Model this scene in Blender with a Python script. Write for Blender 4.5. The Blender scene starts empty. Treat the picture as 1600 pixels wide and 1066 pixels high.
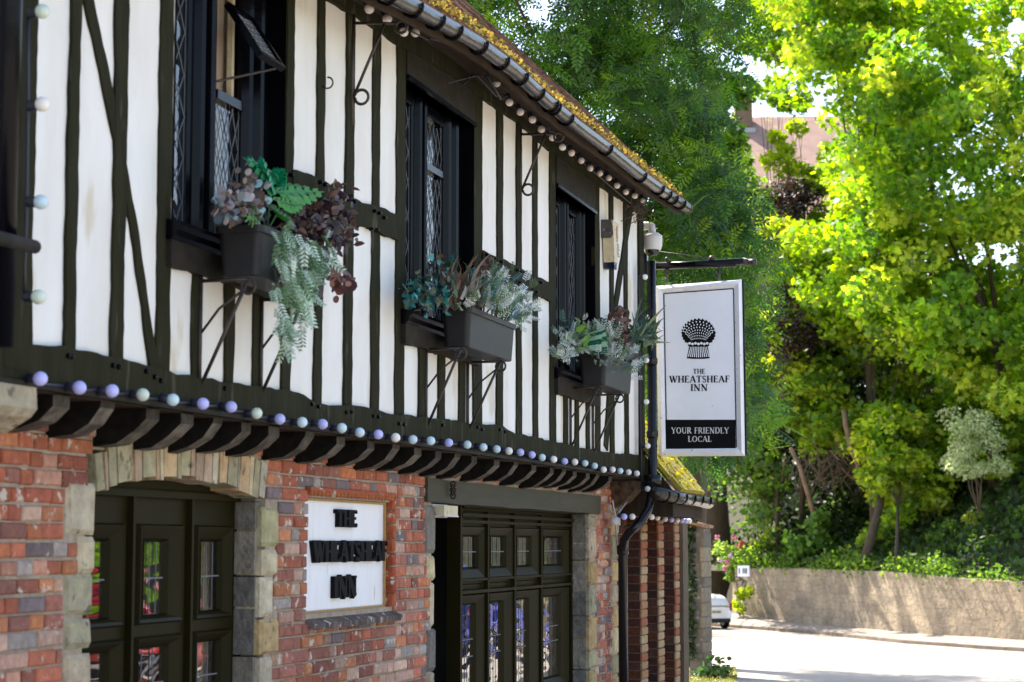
import bpy, math, random
import numpy as np
from mathutils import Vector, Matrix, noise
R = math.radians
random.seed(7); rng = np.random.default_rng(11)
S = bpy.context.scene
COL = S.collection

# ------------------------------------------------------------ camera
FPX = 3040.0; D = 3.45; EYE = 1.8
_p = math.atan(319 / FPX); _t = math.atan(848 * math.cos(_p) / FPX)
FWD = Vector((math.cos(_t) * math.cos(_p), math.sin(_t) * math.cos(_p), math.sin(_p)))
RGT = Vector((math.sin(_t), -math.cos(_t), 0)); UPV = RGT.cross(FWD)
CAMP = Vector((0, -D, EYE))
cam = bpy.data.cameras.new('camera'); cam_o = bpy.data.objects.new('camera', cam); COL.objects.link(cam_o)
cam.sensor_width = 36; cam.lens = FPX / 1600 * 36; cam.clip_start = .1; cam.clip_end = 2000
cam_o.matrix_world = Matrix(((RGT.x, UPV.x, -FWD.x, CAMP.x), (RGT.y, UPV.y, -FWD.y, CAMP.y), (RGT.z, UPV.z, -FWD.z, CAMP.z), (0, 0, 0, 1)))
cam.dof.use_dof = True; cam.dof.focus_distance = 14.5; cam.dof.aperture_fstop = 4.6
S.camera = cam_o
# ------------------------------------------------------------ light
SUN_AZ, SUN_EL = 53.0, 54.0      # azimuth from +X towards +Y (behind the inn)
w = bpy.data.worlds.new("World"); S.world = w; w.use_nodes = True
nt = w.node_tree; nt.nodes.clear()
sky = nt.nodes.new('ShaderNodeTexSky'); sky.sky_type = 'NISHITA'; sky.sun_disc = False
sky.sun_elevation = R(SUN_EL); sky.sun_rotation = R(90 - SUN_AZ)
sky.dust_density = 1.5; sky.air_density = 1.0
bg = nt.nodes.new('ShaderNodeBackground'); bg.inputs[1].default_value = .15
wo = nt.nodes.new('ShaderNodeOutputWorld'); tm = nt.nodes.new('ShaderNodeMix'); tm.data_type = 'RGBA'; tm.blend_type = 'MULTIPLY'; tm.inputs[0].default_value = 1; tm.inputs[7].default_value = (1.05, .985, .945, 1)
nt.links.new(sky.outputs[0], tm.inputs[6]); nt.links.new(tm.outputs[2], bg.inputs[0]); nt.links.new(bg.outputs[0], wo.inputs[0])
sl = bpy.data.lights.new('sun', 'SUN'); sl.energy = 5.0; sl.angle = R(.5); sl.color = (1, .94, .84)
so = bpy.data.objects.new('sun', sl); COL.objects.link(so)
sd = Vector((math.cos(R(SUN_AZ)) * math.cos(R(SUN_EL)), math.sin(R(SUN_AZ)) * math.cos(R(SUN_EL)), math.sin(R(SUN_EL))))
so.rotation_euler = sd.to_track_quat('Z', 'Y').to_euler(); so.location = sd * 60
S.view_settings.view_transform = 'Standard'; S.view_settings.look = 'None'; S.view_settings.gamma = 1
S.view_settings.exposure = 1.66
S.render.engine = 'CYCLES'; S.cycles.use_denoising = True; S.cycles.max_bounces = 8; S.cycles.transparent_max_bounces = 12
S.cycles.caustics_reflective = False; S.cycles.caustics_refractive = False
S.cycles.sample_clamp_indirect = 6

# ------------------------------------------------------------ measuring helpers (1600 px photo scale -> world)
def ray(x, y): return FWD * FPX + RGT * (x - 800) + UPV * (533 - y)
def FY(x, y, Y=0.0):            # point on a plane parallel to the front wall -> (X, Z)
    d = ray(x, y); t = (Y + D) / d.y; return (d.x * t, EYE + d.z * t)
def QX(x, y, X):                # point on a plane across the street -> (Y, Z)
    d = ray(x, y); t = X / d.x; return (-D + d.y * t, EYE + d.z * t)
def P(x, y, dep): return CAMP + ray(x, y) * (dep / FPX)
def GZ(x, y, z):
    d = ray(x, y); t = (z - EYE) / d.z; return CAMP + d * t
def lerp(x, pts):
    if x <= pts[0][0]: a, b = pts[0], pts[1]
    elif x >= pts[-1][0]: a, b = pts[-2], pts[-1]
    else:
        for a, b in zip(pts, pts[1:]):
            if a[0] <= x <= b[0]: break
    return a[1] + (b[1] - a[1]) * (x - a[0]) / (b[0] - a[0])
def U(a, b): return random.uniform(a, b)

# ------------------------------------------------------------ mesh builder
class MB:
    def __init__(s): s.v = []; s.f = []; s.c = []; s.smooth = False
    def add(s, vs, fs, c=(1, 1, 1)):
        o = len(s.v); s.v += [tuple(q) for q in vs]; s.f += [tuple(o + i for i in f) for f in fs]; s.c += [c] * len(vs); return s
    def box(s, x0, x1, y0, y1, z0, z1, c=(1, 1, 1)):
        vs = [(x, y, z) for x in (x0, x1) for y in (y0, y1) for z in (z0, z1)]
        return s.add(vs, [(0, 1, 3, 2), (4, 6, 7, 5), (0, 4, 5, 1), (2, 3, 7, 6), (0, 2, 6, 4), (1, 5, 7, 3)], c)
    def obox(s, o, a, b, cc, c=(1, 1, 1)):  # origin + three edge vectors
        o, a, b, cc = Vector(o), Vector(a), Vector(b), Vector(cc)
        vs = [o + a * i + b * j + cc * k for i in (0, 1) for j in (0, 1) for k in (0, 1)]
        return s.add(vs, [(0, 1, 3, 2), (4, 6, 7, 5), (0, 4, 5, 1), (2, 3, 7, 6), (0, 2, 6, 4), (1, 5, 7, 3)], c)
    def prism(s, poly, d, c=(1, 1, 1)):     # poly: 3D points, extruded by vector d
        n = len(poly); d = Vector(d); a = [Vector(q) for q in poly]
        return s.add(a + [q + d for q in a], [tuple(range(n)), tuple(range(2 * n - 1, n - 1, -1))] + [(i, i + n, (i + 1) % n + n, (i + 1) % n) for i in range(n)], c)
    def pxz(s, poly, y0, y1, c=(1, 1, 1)): return s.prism([(x, y0, z) for x, z in poly], (0, y1 - y0, 0), c)
    def strip(s, top, bot, y0, y1, c=(1, 1, 1)):   # long ribbon between two XZ polylines of equal length
        n = len(top); vs = []
        for (x, z), (x2, z2) in zip(top, bot): vs += [(x, y0, z), (x2, y0, z2), (x, y1, z), (x2, y1, z2)]
        fs = []
        for i in range(n - 1):
            a = 4 * i; b = a + 4
            fs += [(a, a + 1, b + 1, b), (a + 2, b + 2, b + 3, a + 3), (a, b, b + 2, a + 2), (a + 1, a + 3, b + 3, b + 1)]
        e = 4 * (n - 1); fs += [(0, 2, 3, 1), (e, e + 1, e + 3, e + 2)]
        return s.add(vs, fs, c)
    def tube(s, pts, r, n=8, cap=True, c=(1, 1, 1)):
        pts = [Vector(q) for q in pts]; m = len(pts); rr = r if isinstance(r, (list, tuple)) else [r] * m
        vs = []; ref = None
        for i, q in enumerate(pts):
            d = (pts[min(i + 1, m - 1)] - pts[max(i - 1, 0)]).normalized()
            if ref is None: ref = d.orthogonal().normalized()
            ref = (ref - d * ref.dot(d))
            ref = d.orthogonal().normalized() if ref.length < 1e-4 else ref.normalized()
            b = d.cross(ref)
            for k in range(n):
                a = 2 * math.pi * k / n; vs.append(q + (ref * math.cos(a) + b * math.sin(a)) * rr[i])
        fs = [(i * n + k, i * n + (k + 1) % n, (i + 1) * n + (k + 1) % n, (i + 1) * n + k) for i in range(m - 1) for k in range(n)]
        if cap: fs += [tuple(range(n - 1, -1, -1)), tuple((m - 1) * n + k for k in range(n))]
        return s.add(vs, fs, c)
    def lathe(s, prof, o, ax=(0, 0, 1), n=16, c=(1, 1, 1)):  # prof: (r, h)
        ax = Vector(ax).normalized(); a = ax.orthogonal().normalized(); b = ax.cross(a); o = Vector(o); vs = []
        for r_, h in prof:
            for k in range(n):
                t = 2 * math.pi * k / n; vs.append(o + ax * h + (a * math.cos(t) + b * math.sin(t)) * r_)
        fs = [(i * n + k, i * n + (k + 1) % n, (i + 1) * n + (k + 1) % n, (i + 1) * n + k) for i in range(len(prof) - 1) for k in range(n)]
        fs += [tuple(range(n - 1, -1, -1)), tuple((len(prof) - 1) * n + k for k in range(n))]
        return s.add(vs, fs, c)
    def ball(s, o, r_, ax=(0, 0, 1), n=14, m=8, sq=1.0, c=(1, 1, 1)):
        return s.lathe([(max(r_ * math.sin(math.pi * i / m), r_ * .02), -r_ * sq * math.cos(math.pi * i / m)) for i in range(m + 1)], o, ax, n, c)
    def build(s, name, m, parent=None, smooth=None):
        me = bpy.data.meshes.new(name); me.from_pydata(s.v, [], s.f)
        at = me.color_attributes.new('Col', 'FLOAT_COLOR', 'POINT')
        cc = np.ones((len(s.v), 4), dtype=np.float32); cc[:, :3] = np.array(s.c, dtype=np.float32)
        at.data.foreach_set('color', cc.ravel())
        if smooth if smooth is not None else s.smooth: me.shade_smooth()
        me.materials.append(m); me.update()
        o = bpy.data.objects.new(name, me); COL.objects.link(o)
        if parent is not None: o.parent = parent; o.matrix_parent_inverse = parent.matrix_world.inverted() if False else Matrix.Translation(-parent.location)
        return o
def npmesh(name, V, F, C, m, parent=None):
    me = bpy.data.meshes.new(name); nv = len(V); nf, k = F.shape
    me.vertices.add(nv); me.vertices.foreach_set('co', V.astype(np.float32).ravel())
    me.loops.add(nf * k); me.loops.foreach_set('vertex_index', F.astype(np.int32).ravel())
    me.polygons.add(nf); me.polygons.foreach_set('loop_start', np.arange(0, nf * k, k, dtype=np.int32))
    me.update(calc_edges=True); me.validate()
    at = me.color_attributes.new('Col', 'FLOAT_COLOR', 'POINT')
    cc = np.ones((nv, 4), dtype=np.float32); cc[:, :3] = C; at.data.foreach_set('color', cc.ravel())
    me.materials.append(m); o = bpy.data.objects.new(name, me); COL.objects.link(o)
    if parent is not None: o.parent = parent; o.matrix_parent_inverse = Matrix.Translation(-parent.location)
    return o
def tag(o, label, cat=None, group=None, kind=None):
    if label: o['label'] = label
    if cat: o['category'] = cat
    if group: o['group'] = group
    if kind: o['kind'] = kind
    return o
def thing(name, label, cat, loc=(0, 0, 0), group=None):
    o = bpy.data.objects.new(name, None); COL.objects.link(o); o.location = loc; o.empty_display_size = .1
    return tag(o, label, cat, group)

# ------------------------------------------------------------ materials
def M(name, base=(.5, .5, .5), rough=.6, attr=False, n_scale=8, n_amt=.25, c2=None, bump=.0, b_scale=40, metal=0, stretch=None, spec=.5, trans=0, coat=0, wear=None):
    m = bpy.data.materials.new(name); m.use_nodes = True; t = m.node_tree; N = t.nodes; L = t.links
    b = N['Principled BSDF']; b.inputs['Roughness'].default_value = rough; b.inputs['Metallic'].default_value = metal
    b.inputs['Specular IOR Level'].default_value = spec; b.inputs['Coat Weight'].default_value = coat
    tc = N.new('ShaderNodeTexCoord'); mp = N.new('ShaderNodeMapping'); L.new(tc.outputs['Object'], mp.inputs[0])
    if stretch: mp.inputs['Scale'].default_value = stretch
    no = N.new('ShaderNodeTexNoise'); no.inputs['Scale'].default_value = n_scale; no.inputs['Detail'].default_value = 6; no.inputs['Roughness'].default_value = .6
    L.new(mp.outputs[0], no.inputs['Vector'])
    mr = N.new('ShaderNodeMapRange'); mr.inputs[1].default_value = .3; mr.inputs[2].default_value = .7; L.new(no.outputs[0], mr.inputs[0])
    mx = N.new('ShaderNodeMix'); mx.data_type = 'RGBA'; L.new(mr.outputs[0], mx.inputs[0])
    if attr:
        a = N.new('ShaderNodeAttribute'); a.attribute_name = 'Col'
        dk = N.new('ShaderNodeMix'); dk.data_type = 'RGBA'; dk.blend_type = 'MULTIPLY'; dk.inputs[0].default_value = 1
        L.new(a.outputs[0], dk.inputs[6]); dk.inputs[7].default_value = (1 - n_amt,) * 3 + (1,)
        L.new(dk.outputs[2], mx.inputs[6]); L.new(a.outputs[0], mx.inputs[7])
    else:
        d = c2 if c2 else tuple(q * (1 - n_amt) for q in base)
        mx.inputs[6].default_value = (*base, 1); mx.inputs[7].default_value = (*d, 1)
    col = mx.outputs[2]
    if wear:      # (colour, scale, threshold)
        n3 = N.new('ShaderNodeTexNoise'); n3.inputs['Scale'].default_value = wear[1]; n3.inputs['Detail'].default_value = 8; L.new(mp.outputs[0], n3.inputs['Vector'])
        m3 = N.new('ShaderNodeMapRange'); m3.inputs[1].default_value = wear[2]; m3.inputs[2].default_value = wear[2] + .06; L.new(n3.outputs[0], m3.inputs[0])
        x3 = N.new('ShaderNodeMix'); x3.data_type = 'RGBA'; L.new(m3.outputs[0], x3.inputs[0]); L.new(col, x3.inputs[6]); x3.inputs[7].default_value = (*wear[0], 1)
        col = x3.outputs[2]
    L.new(col, b.inputs['Base Color'])
    if bump:
        n2 = N.new('ShaderNodeTexNoise'); n2.inputs['Scale'].default_value = b_scale; n2.inputs['Detail'].default_value = 6; L.new(mp.outputs[0], n2.inputs['Vector'])
        bp = N.new('ShaderNodeBump'); bp.inputs['Strength'].default_value = 1; bp.inputs['Distance'].default_value = bump
        L.new(n2.outputs[0], bp.inputs['Height']); L.new(bp.outputs[0], b.inputs['Normal'])
    if trans:
        tr = N.new('ShaderNodeBsdfTranslucent'); ms = N.new('ShaderNodeMixShader'); ms.inputs[0].default_value = trans
        hs = N.new('ShaderNodeHueSaturation'); hs.inputs['Hue'].default_value = .5; hs.inputs['Saturation'].default_value = 1.1; hs.inputs['Value'].default_value = 2.0
        L.new(col, hs.inputs['Color']); L.new(hs.outputs[0], tr.inputs[0])
        L.new(b.outputs[0], ms.inputs[1]); L.new(tr.outputs[0], ms.inputs[2]); L.new(ms.outputs[0], N['Material Output'].inputs[0])
    return m
def M_glass(name, tint=(.02, .025, .03), wave=.0008, wscale=9, stretch=(1, 1, 1), refl=.12, rough=.02):
    m = bpy.data.materials.new(name); m.use_nodes = True; t = m.node_tree; N = t.nodes; L = t.links; N.remove(N['Principled BSDF'])
    g = N.new('ShaderNodeBsdfGlossy'); g.inputs['Roughness'].default_value = rough
    tr = N.new('ShaderNodeBsdfTransparent'); tr.inputs[0].default_value = (.75, .78, .78, 1)
    fr = N.new('ShaderNodeFresnel'); fr.inputs[0].default_value = 1.6
    ad = N.new('ShaderNodeMath'); ad.operation = 'ADD'; ad.inputs[1].default_value = refl; L.new(fr.outputs[0], ad.inputs[0])
    ms = N.new('ShaderNodeMixShader'); L.new(ad.outputs[0], ms.inputs[0]); L.new(tr.outputs[0], ms.inputs[1]); L.new(g.outputs[0], ms.inputs[2])
    tc = N.new('ShaderNodeTexCoord'); mp = N.new('ShaderNodeMapping'); mp.inputs['Scale'].default_value = stretch; L.new(tc.outputs['Object'], mp.inputs[0])
    no = N.new('ShaderNodeTexNoise'); no.inputs['Scale'].default_value = wscale; no.inputs['Detail'].default_value = 1; L.new(mp.outputs[0], no.inputs['Vector'])
    bp = N.new('ShaderNodeBump'); bp.inputs['Distance'].default_value = wave; L.new(no.outputs[0], bp.inputs['Height'])
    L.new(bp.outputs[0], g.inputs['Normal']); L.new(bp.outputs[0], fr.inputs['Normal']); L.new(ms.outputs[0], N['Material Output'].inputs[0])
    return m
m_plaster = M('limewashed_plaster', (.80, .79, .78), .85, n_scale=2.2, c2=(.66, .64, .60), bump=.004, b_scale=14, stretch=(1.4, 1, .5), wear=((.60, .54, .44), 2.4, .60))
m_timber = M('tarred_timber', (.016, .0168, .0078), .8, n_scale=6, c2=(.028, .027, .015), bump=.006, b_scale=26, stretch=(2, 2, .4), spec=.06, wear=((.055, .052, .036), 7, .62))
m_black = M('black_gloss_paint', (.0015, .0015, .003), .22, n_scale=5, c2=(.003, .003, .005), bump=.0012, b_scale=20, spec=.13)
m_joist = M('weathered_black_joist', (.012, .011, .009), .75, n_scale=9, c2=(.03, .026, .02), bump=.003, b_scale=30, spec=.15)
m_joistend = M('worn_joist_end', (.10, .085, .065), .8, n_scale=22, c2=(.018, .016, .013), bump=.003, b_scale=40)
m_soffit = M('dark_boards', (.022, .015, .010), .85, n_scale=5, c2=(.05, .032, .02), bump=.004, b_scale=15, stretch=(1, 6, 1), spec=.2)
m_brick = M('old_brick', attr=True, rough=.85, n_scale=26, n_amt=.38, bump=.008, b_scale=45, wear=((.52, .44, .37), 17, .60), spec=.25)
m_stone = M('pale_sandstone', attr=True, rough=.9, n_scale=13, n_amt=.42, bump=.02, b_scale=22, wear=((.16, .13, .09), 12, .64), spec=.2)
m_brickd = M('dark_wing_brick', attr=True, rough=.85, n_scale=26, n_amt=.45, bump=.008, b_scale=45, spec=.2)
m_mortar = M('lime_mortar', (.40, .33, .25), .95, n_scale=20, c2=(.26, .20, .15), bump=.008, b_scale=60)
m_door = M('dark_olive_door_paint', (.014, .0115, .0032), .45, n_scale=4, c2=(.018, .0145, .0045), bump=.0006, b_scale=30, spec=.05)
m_plastic = M('black_plastic_pipe', (.005, .005, .007), .25, n_scale=5, c2=(.009, .0085, .008), bump=.0005, b_scale=40, spec=.35)
m_gutter = M('weathered_gutter', (.010, .008, .006), .27, n_scale=7, c2=(.035, .026, .019), bump=.003, b_scale=30, stretch=(.5, 2, 2), spec=.42)
m_iron = M('rusty_black_iron', (.012, .011, .011), .5, n_scale=30, c2=(.05, .03, .02))
m_planter = M('dark_planter_plastic', (.012, .0115, .014), .5, n_scale=7, c2=(.019, .017, .017), bump=.0008, b_scale=60, spec=.3)
m_bulb = M('opal_bulb', attr=True, rough=.16, n_amt=.04, n_scale=10)
m_cap = M('navy_bulb_holder', (.012, .014, .030), .45)
m_white = M('white_paint', (.82, .82, .86), .45, n_scale=6, c2=(.70, .70, .74), bump=.0008, b_scale=40, wear=((.14, .09, .06), 34, .66))
m_sign = M('sign_panel_white', (.86, .87, .93), .4, n_scale=3, c2=(.78, .80, .87), wear=((.20, .17, .15), 38, .73))
m_ink = M('black_lettering', (.006, .006, .007), .7, spec=.1)
m_inkw = M('white_lettering', (.72, .73, .75), .5)
m_cream = M('yellowed_plastic', (.62, .55, .38), .5, n_scale=9, c2=(.46, .36, .22), wear=((.2, .13, .08), 22, .62))
m_grey = M('pale_grey_plastic', (.62, .62, .64), .45, n_scale=12, c2=(.55, .54, .54), wear=((.06, .05, .05), 40, .70))
m_lead = M('lead_came', (.13, .14, .16), .5, n_scale=20)
m_curtain = M('beige_curtain', (.75, .60, .48), .9, n_scale=3, c2=(.45, .34, .26), stretch=(14, 1, .6))
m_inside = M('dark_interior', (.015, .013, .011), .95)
m_glass = M_glass('window_glass', wave=.006, wscale=7, refl=.06)
m_glassd = M_glass('rippled_door_glass', wave=.006, wscale=3.0, stretch=(1, 1, 2.6), refl=.22, rough=.03)
m_dome = M('smoked_dome', (.012, .012, .015), .08, n_amt=.1)
m_tile = M('clay_tile', (.15, .065, .035), .85, n_scale=14, c2=(.20, .11, .07), bump=.004, b_scale=30)
m_moss = M('golden_moss', (.38, .33, .03), .95, n_scale=30, c2=(.20, .16, .02), bump=.012, b_scale=60, trans=.25)
m_mossd = M('dry_brown_moss', (.22, .14, .035), .95, n_scale=30, c2=(.10, .07, .02), bump=.012, b_scale=60, trans=.3)
m_asph = M('pale_asphalt', (.40, .345, .28), .9, n_scale=1.2, c2=(.31, .275, .23), bump=.003, b_scale=70, wear=((.20, .18, .15), .55, .63))
m_pave = M('worn_pavement', (.30, .25, .20), .9, n_scale=1.5, c2=(.22, .18, .15), bump=.004, b_scale=30)
m_kerb = M('stone_kerb', (.20, .16, .12), .9, n_scale=3, c2=(.12, .09, .07), bump=.006, b_scale=20)
m_earth = M('bank_earth', (.045, .032, .018), .95, n_scale=1.5, c2=(.03, .035, .012), bump=.05, b_scale=3)
m_grass = M('grassy_ground', (.07, .09, .025), .95, n_scale=1, c2=(.12, .10, .04), bump=.02, b_scale=8)
m_bark = M('tree_bark', (.05, .035, .022), .9, n_scale=4, c2=(.09, .065, .04), bump=.03, b_scale=12, stretch=(3, 3, .5))
m_lbark = M('pale_root_bark', (.20, .13, .08), .9, n_scale=4, c2=(.10, .065, .04), bump=.02, b_scale=12)
m_root = M('brown_roots', (.12, .075, .045), .9, n_scale=4, c2=(.06, .04, .025))
m_leafash = M('ash_leaf', attr=True, rough=.5, n_amt=.15, trans=.5, n_scale=3)
m_leafmap = M('bright_maple_leaf', attr=True, rough=.5, n_amt=.15, trans=.55, n_scale=1)
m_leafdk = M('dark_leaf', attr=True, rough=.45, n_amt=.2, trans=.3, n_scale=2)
m_mossleaf = M('moss_tuft', attr=True, rough=.98, n_amt=.2, trans=.3, n_scale=30, spec=.0)
m_fake = M('planter_leaf', attr=True, rough=.45, n_amt=.2, trans=.2, n_scale=30)
def M_wall():
    m = M('rough_stone_wall', (.46, .36, .24), .92, n_scale=.9, c2=(.22, .18, .13), bump=.03, b_scale=6, wear=((.38, .32, .25), 2.6, .66))
    t = m.node_tree; N = t.nodes; L = t.links; b = N['Principled BSDF']
    tc = N.new('ShaderNodeTexCoord'); mp = N.new('ShaderNodeMapping'); mp.inputs['Rotation'].default_value = (R(90), 0, 0)
    br = N.new('ShaderNodeTexVoronoi'); br.feature = 'DISTANCE_TO_EDGE'; br.inputs['Scale'].default_value = 2.2
    L.new(tc.outputs['Object'], mp.inputs[0]); mp.inputs['Rotation'].default_value = (0, 0, 0); mp.inputs['Scale'].default_value = (1, 1, 2.2); L.new(mp.outputs[0], br.inputs['Vector'])
    mr = N.new('ShaderNodeMapRange'); mr.inputs[1].default_value = 0; mr.inputs[2].default_value = .06; mr.inputs[3].default_value = .72; mr.inputs[4].default_value = 1; L.new(br.outputs['Distance'], mr.inputs[0])
    src = b.inputs['Base Color'].links[0].from_socket
    mx = N.new('ShaderNodeMix'); mx.data_type = 'RGBA'; mx.blend_type = 'MULTIPLY'; mx.inputs[0].default_value = 1
    L.new(src, mx.inputs[6]); L.new(mr.outputs[0], mx.inputs[7])
    dt = N.new('ShaderNodeVectorMath'); dt.operation = 'DOT_PRODUCT'; dt.inputs[1].default_value = (-.78, -.62, 0); L.new(tc.outputs['Object'], dt.inputs[0])
    sp_ = N.new('ShaderNodeSeparateXYZ'); L.new(tc.outputs['Object'], sp_.inputs[0]); cb_ = N.new('ShaderNodeCombineXYZ'); L.new(dt.outputs['Value'], cb_.inputs[0]); L.new(sp_.outputs[2], cb_.inputs[1])
    wn_ = N.new('ShaderNodeTexNoise'); wn_.inputs['Scale'].default_value = 1.2; L.new(tc.outputs['Object'], wn_.inputs['Vector']); ma_ = N.new('ShaderNodeMix'); ma_.data_type = 'RGBA'; ma_.blend_type = 'ADD'; ma_.inputs[0].default_value = .5; L.new(cb_.outputs[0], ma_.inputs[6]); L.new(wn_.outputs['Color'], ma_.inputs[7])
    bt = N.new('ShaderNodeTexBrick'); bt.inputs['Scale'].default_value = 1; bt.inputs['Brick Width'].default_value = .85; bt.inputs['Row Height'].default_value = .36; bt.inputs['Mortar Size'].default_value = .022; bt.inputs['Mortar Smooth'].default_value = .6
    bt.inputs['Color1'].default_value = (1, .97, .92, 1); bt.inputs['Color2'].default_value = (.62, .6, .56, 1); bt.inputs['Mortar'].default_value = (.42, .38, .33, 1); L.new(ma_.outputs[2], bt.inputs['Vector'])
    m2 = N.new('ShaderNodeMix'); m2.data_type = 'RGBA'; m2.blend_type = 'MULTIPLY'; m2.inputs[0].default_value = .6; L.new(mx.outputs[2], m2.inputs[6]); L.new(bt.outputs[0], m2.inputs[7]); L.new(m2.outputs[2], b.inputs['Base Color'])
    return m
m_rwall = M_wall(); m_rwall.node_tree.nodes['Voronoi Texture'].inputs['Scale'].default_value = 1.9
def M_flint():
    m = M('flint_wall', (.20, .17, .13), .9, n_scale=6, c2=(.12, .10, .08), bump=.01, b_scale=30)
    t = m.node_tree; N = t.nodes; L = t.links; b = N['Principled BSDF']
    tc = N.new('ShaderNodeTexCoord'); v = N.new('ShaderNodeTexVoronoi'); v.inputs['Scale'].default_value = 14; L.new(tc.outputs['Object'], v.inputs['Vector'])
    r_ = N.new('ShaderNodeMapRange'); r_.inputs[1].default_value = .18; r_.inputs[2].default_value = .42; L.new(v.outputs['Distance'], r_.inputs[0])
    sx = N.new('ShaderNodeSeparateColor'); L.new(v.outputs['Color'], sx.inputs[0])
    cr = N.new('ShaderNodeValToRGB'); cr.color_ramp.elements[0].color = (.05, .045, .05, 1); cr.color_ramp.elements[1].color = (.5, .45, .38, 1); L.new(sx.outputs[0], cr.inputs[0])
    mx = N.new('ShaderNodeMix'); mx.data_type = 'RGBA'; L.new(r_.outputs[0], mx.inputs[0]); L.new(cr.outputs[0], mx.inputs[6])
    src = b.inputs['Base Color'].links[0].from_socket; L.new(src, mx.inputs[7]); L.new(mx.outputs[2], b.inputs['Base Color'])
    return m
m_flint = M_flint()
# ============================================================ SETTING: ground, road, pavement, retaining wall, bank
def sm(a, b, x):
    t = min(max((x - a) / (b - a), 0), 1); return t * t * (3 - 2 * t)
def gz(x, y): return -1.9 * sm(27, 60, x)
KP = [(1166, 983), (1272, 991), (1412, 1006), (1600, 1019)]
K = [GZ(a, b, -1.9) for a, b in KP]
K = [K[0] + (K[0] - K[1]).normalized() * q for q in (60, 30, 12)] + K + [K[-1] + (K[-1] - K[-2]).normalized() * q for q in (8, 20, 45)]
g = MB(); n = 60
xs = [-40 + 400 * (i / n) ** 1.5 for i in range(n + 1)]; ys = [-220 + 440 * j / 24 for j in range(25)]
g.add([(x, y, gz(x, y) - .06) for x in xs for y in ys], [(i * 25 + j, (i + 1) * 25 + j, (i + 1) * 25 + j + 1, i * 25 + j + 1) for i in range(n) for j in range(24)])
tag(g.build('ground', m_grass), None, kind='structure')
# road: one sheet following the fall of the street, up to the far kerb
ky = sorted([(k.y, k.x) for k in K]); rows = [-34 + 2 * i for i in range(48)]
rd = MB(); m_ = 60
for y in rows:
    xe = lerp(y, ky)
    for i in range(m_ + 1):
        x = -20 + (xe + 20) * i / m_; rd.v.append((x, y, gz(x, y) + .002)); rd.c.append((1, 1, 1))
rd.f = [(j * (m_ + 1) + i, j * (m_ + 1) + i + 1, (j + 1) * (m_ + 1) + i + 1, (j + 1) * (m_ + 1) + i) for j in range(len(rows) - 1) for i in range(m_)]
tag(rd.build('road', m_asph), None, kind='structure')
AW = Vector((.62, -.78, 0)).normalized()
kb = MB()
for a, b in zip(K, K[1:]):
    L_ = (b - a).length; nn = max(1, int(L_ / .9))
    for i in range(nn):
        p0 = a.lerp(b, i / nn); p1 = a.lerp(b, (i + .985) / nn); h = .13 + U(-.012, .012)
        kb.obox(p0 + Vector((0, 0, -.05)), p1 - p0, AW * .22, (0, 0, h + .05), (1, 1, 1))
tag(kb.build('kerb', m_kerb), None, kind='structure')
# wall line (photo px -> depth)
WB = [(1150, 958, 92.0), (1203, 969, 89.0), (1275, 975, 85.5), (1334, 980, 82.0), (1412, 987, 78), (1462, 990, 75.5), (1600, 1000, 71)]
WT = [(1156, 889), (1225, 887), (1334, 892), (1412, 895), (1437, 899), (1600, 911), (1700, 917)]
W0 = [P(*q) for q in WB]; WZ = []
for (px, py, dp), q in zip(WB, W0): WZ.append(P(px, lerp(px, WT), dp).z)
dv = (W0[-1] - W0[-2]).normalized()
W0 += [W0[-1] + dv * 12, W0[-1] + dv * 40]; WZ += [WZ[-1] - .1, WZ[-1] - .4]
WBz = [q.z for q in W0]
pv = MB(); ia = []
Kp = K[2:]; nK = 40
def along(pts, t):
    ls = [(b - a).length for a, b in zip(pts, pts[1:])]; T = sum(ls) * t
    for a, b, l in zip(pts, pts[1:], ls):
        if T <= l or l is ls[-1]: return a.lerp(b, T / l)
        T -= l
    return pts[-1]
Wp = [W0[0] - dv * 14 + Vector((-3, 6, .2))] + W0
for i in range(nK + 1):
    a = along(Kp, i / nK) + AW * .22 + Vector((0, 0, .125)); b = along(Wp, i / nK) + AW * .3
    pv.v += [tuple(a), tuple(b)]; pv.c += [(1, 1, 1)] * 2
pv.f = [(2 * i, 2 * i + 2, 2 * i + 3, 2 * i + 1) for i in range(nK)]
tag(pv.build('pavement', m_pave), None, kind='structure')
rw = MB()
for i in range(len(W0) - 1):
    a, b = W0[i], W0[i + 1]; nn = 10
    for j in range(nn):
        t0, t1 = j / nn, (j + 1) / nn
        p0, p1 = a.lerp(b, t0), a.lerp(b, t1); z0 = WZ[i] + (WZ[i + 1] - WZ[i]) * t0 ; z1 = WZ[i] + (WZ[i + 1] - WZ[i]) * t1
        c_ = (1, 1, 1)
        rw.add([(p0.x, p0.y, p0.z - .3), (p1.x, p1.y, p1.z - .3), (p1.x, p1.y, z1), (p0.x, p0.y, z0)] + [(q.x + AW.x * .45, q.y + AW.y * .45, z) for q, z in ((p0, p0.z - .3), (p1, p1.z - .3), (p1, z1 + .04), (p0, z0 + .04))],
               [(0, 1, 2, 3), (5, 4, 7, 6), (3, 2, 6, 7), (0, 3, 7, 4), (1, 5, 6, 2)], c_)
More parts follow.
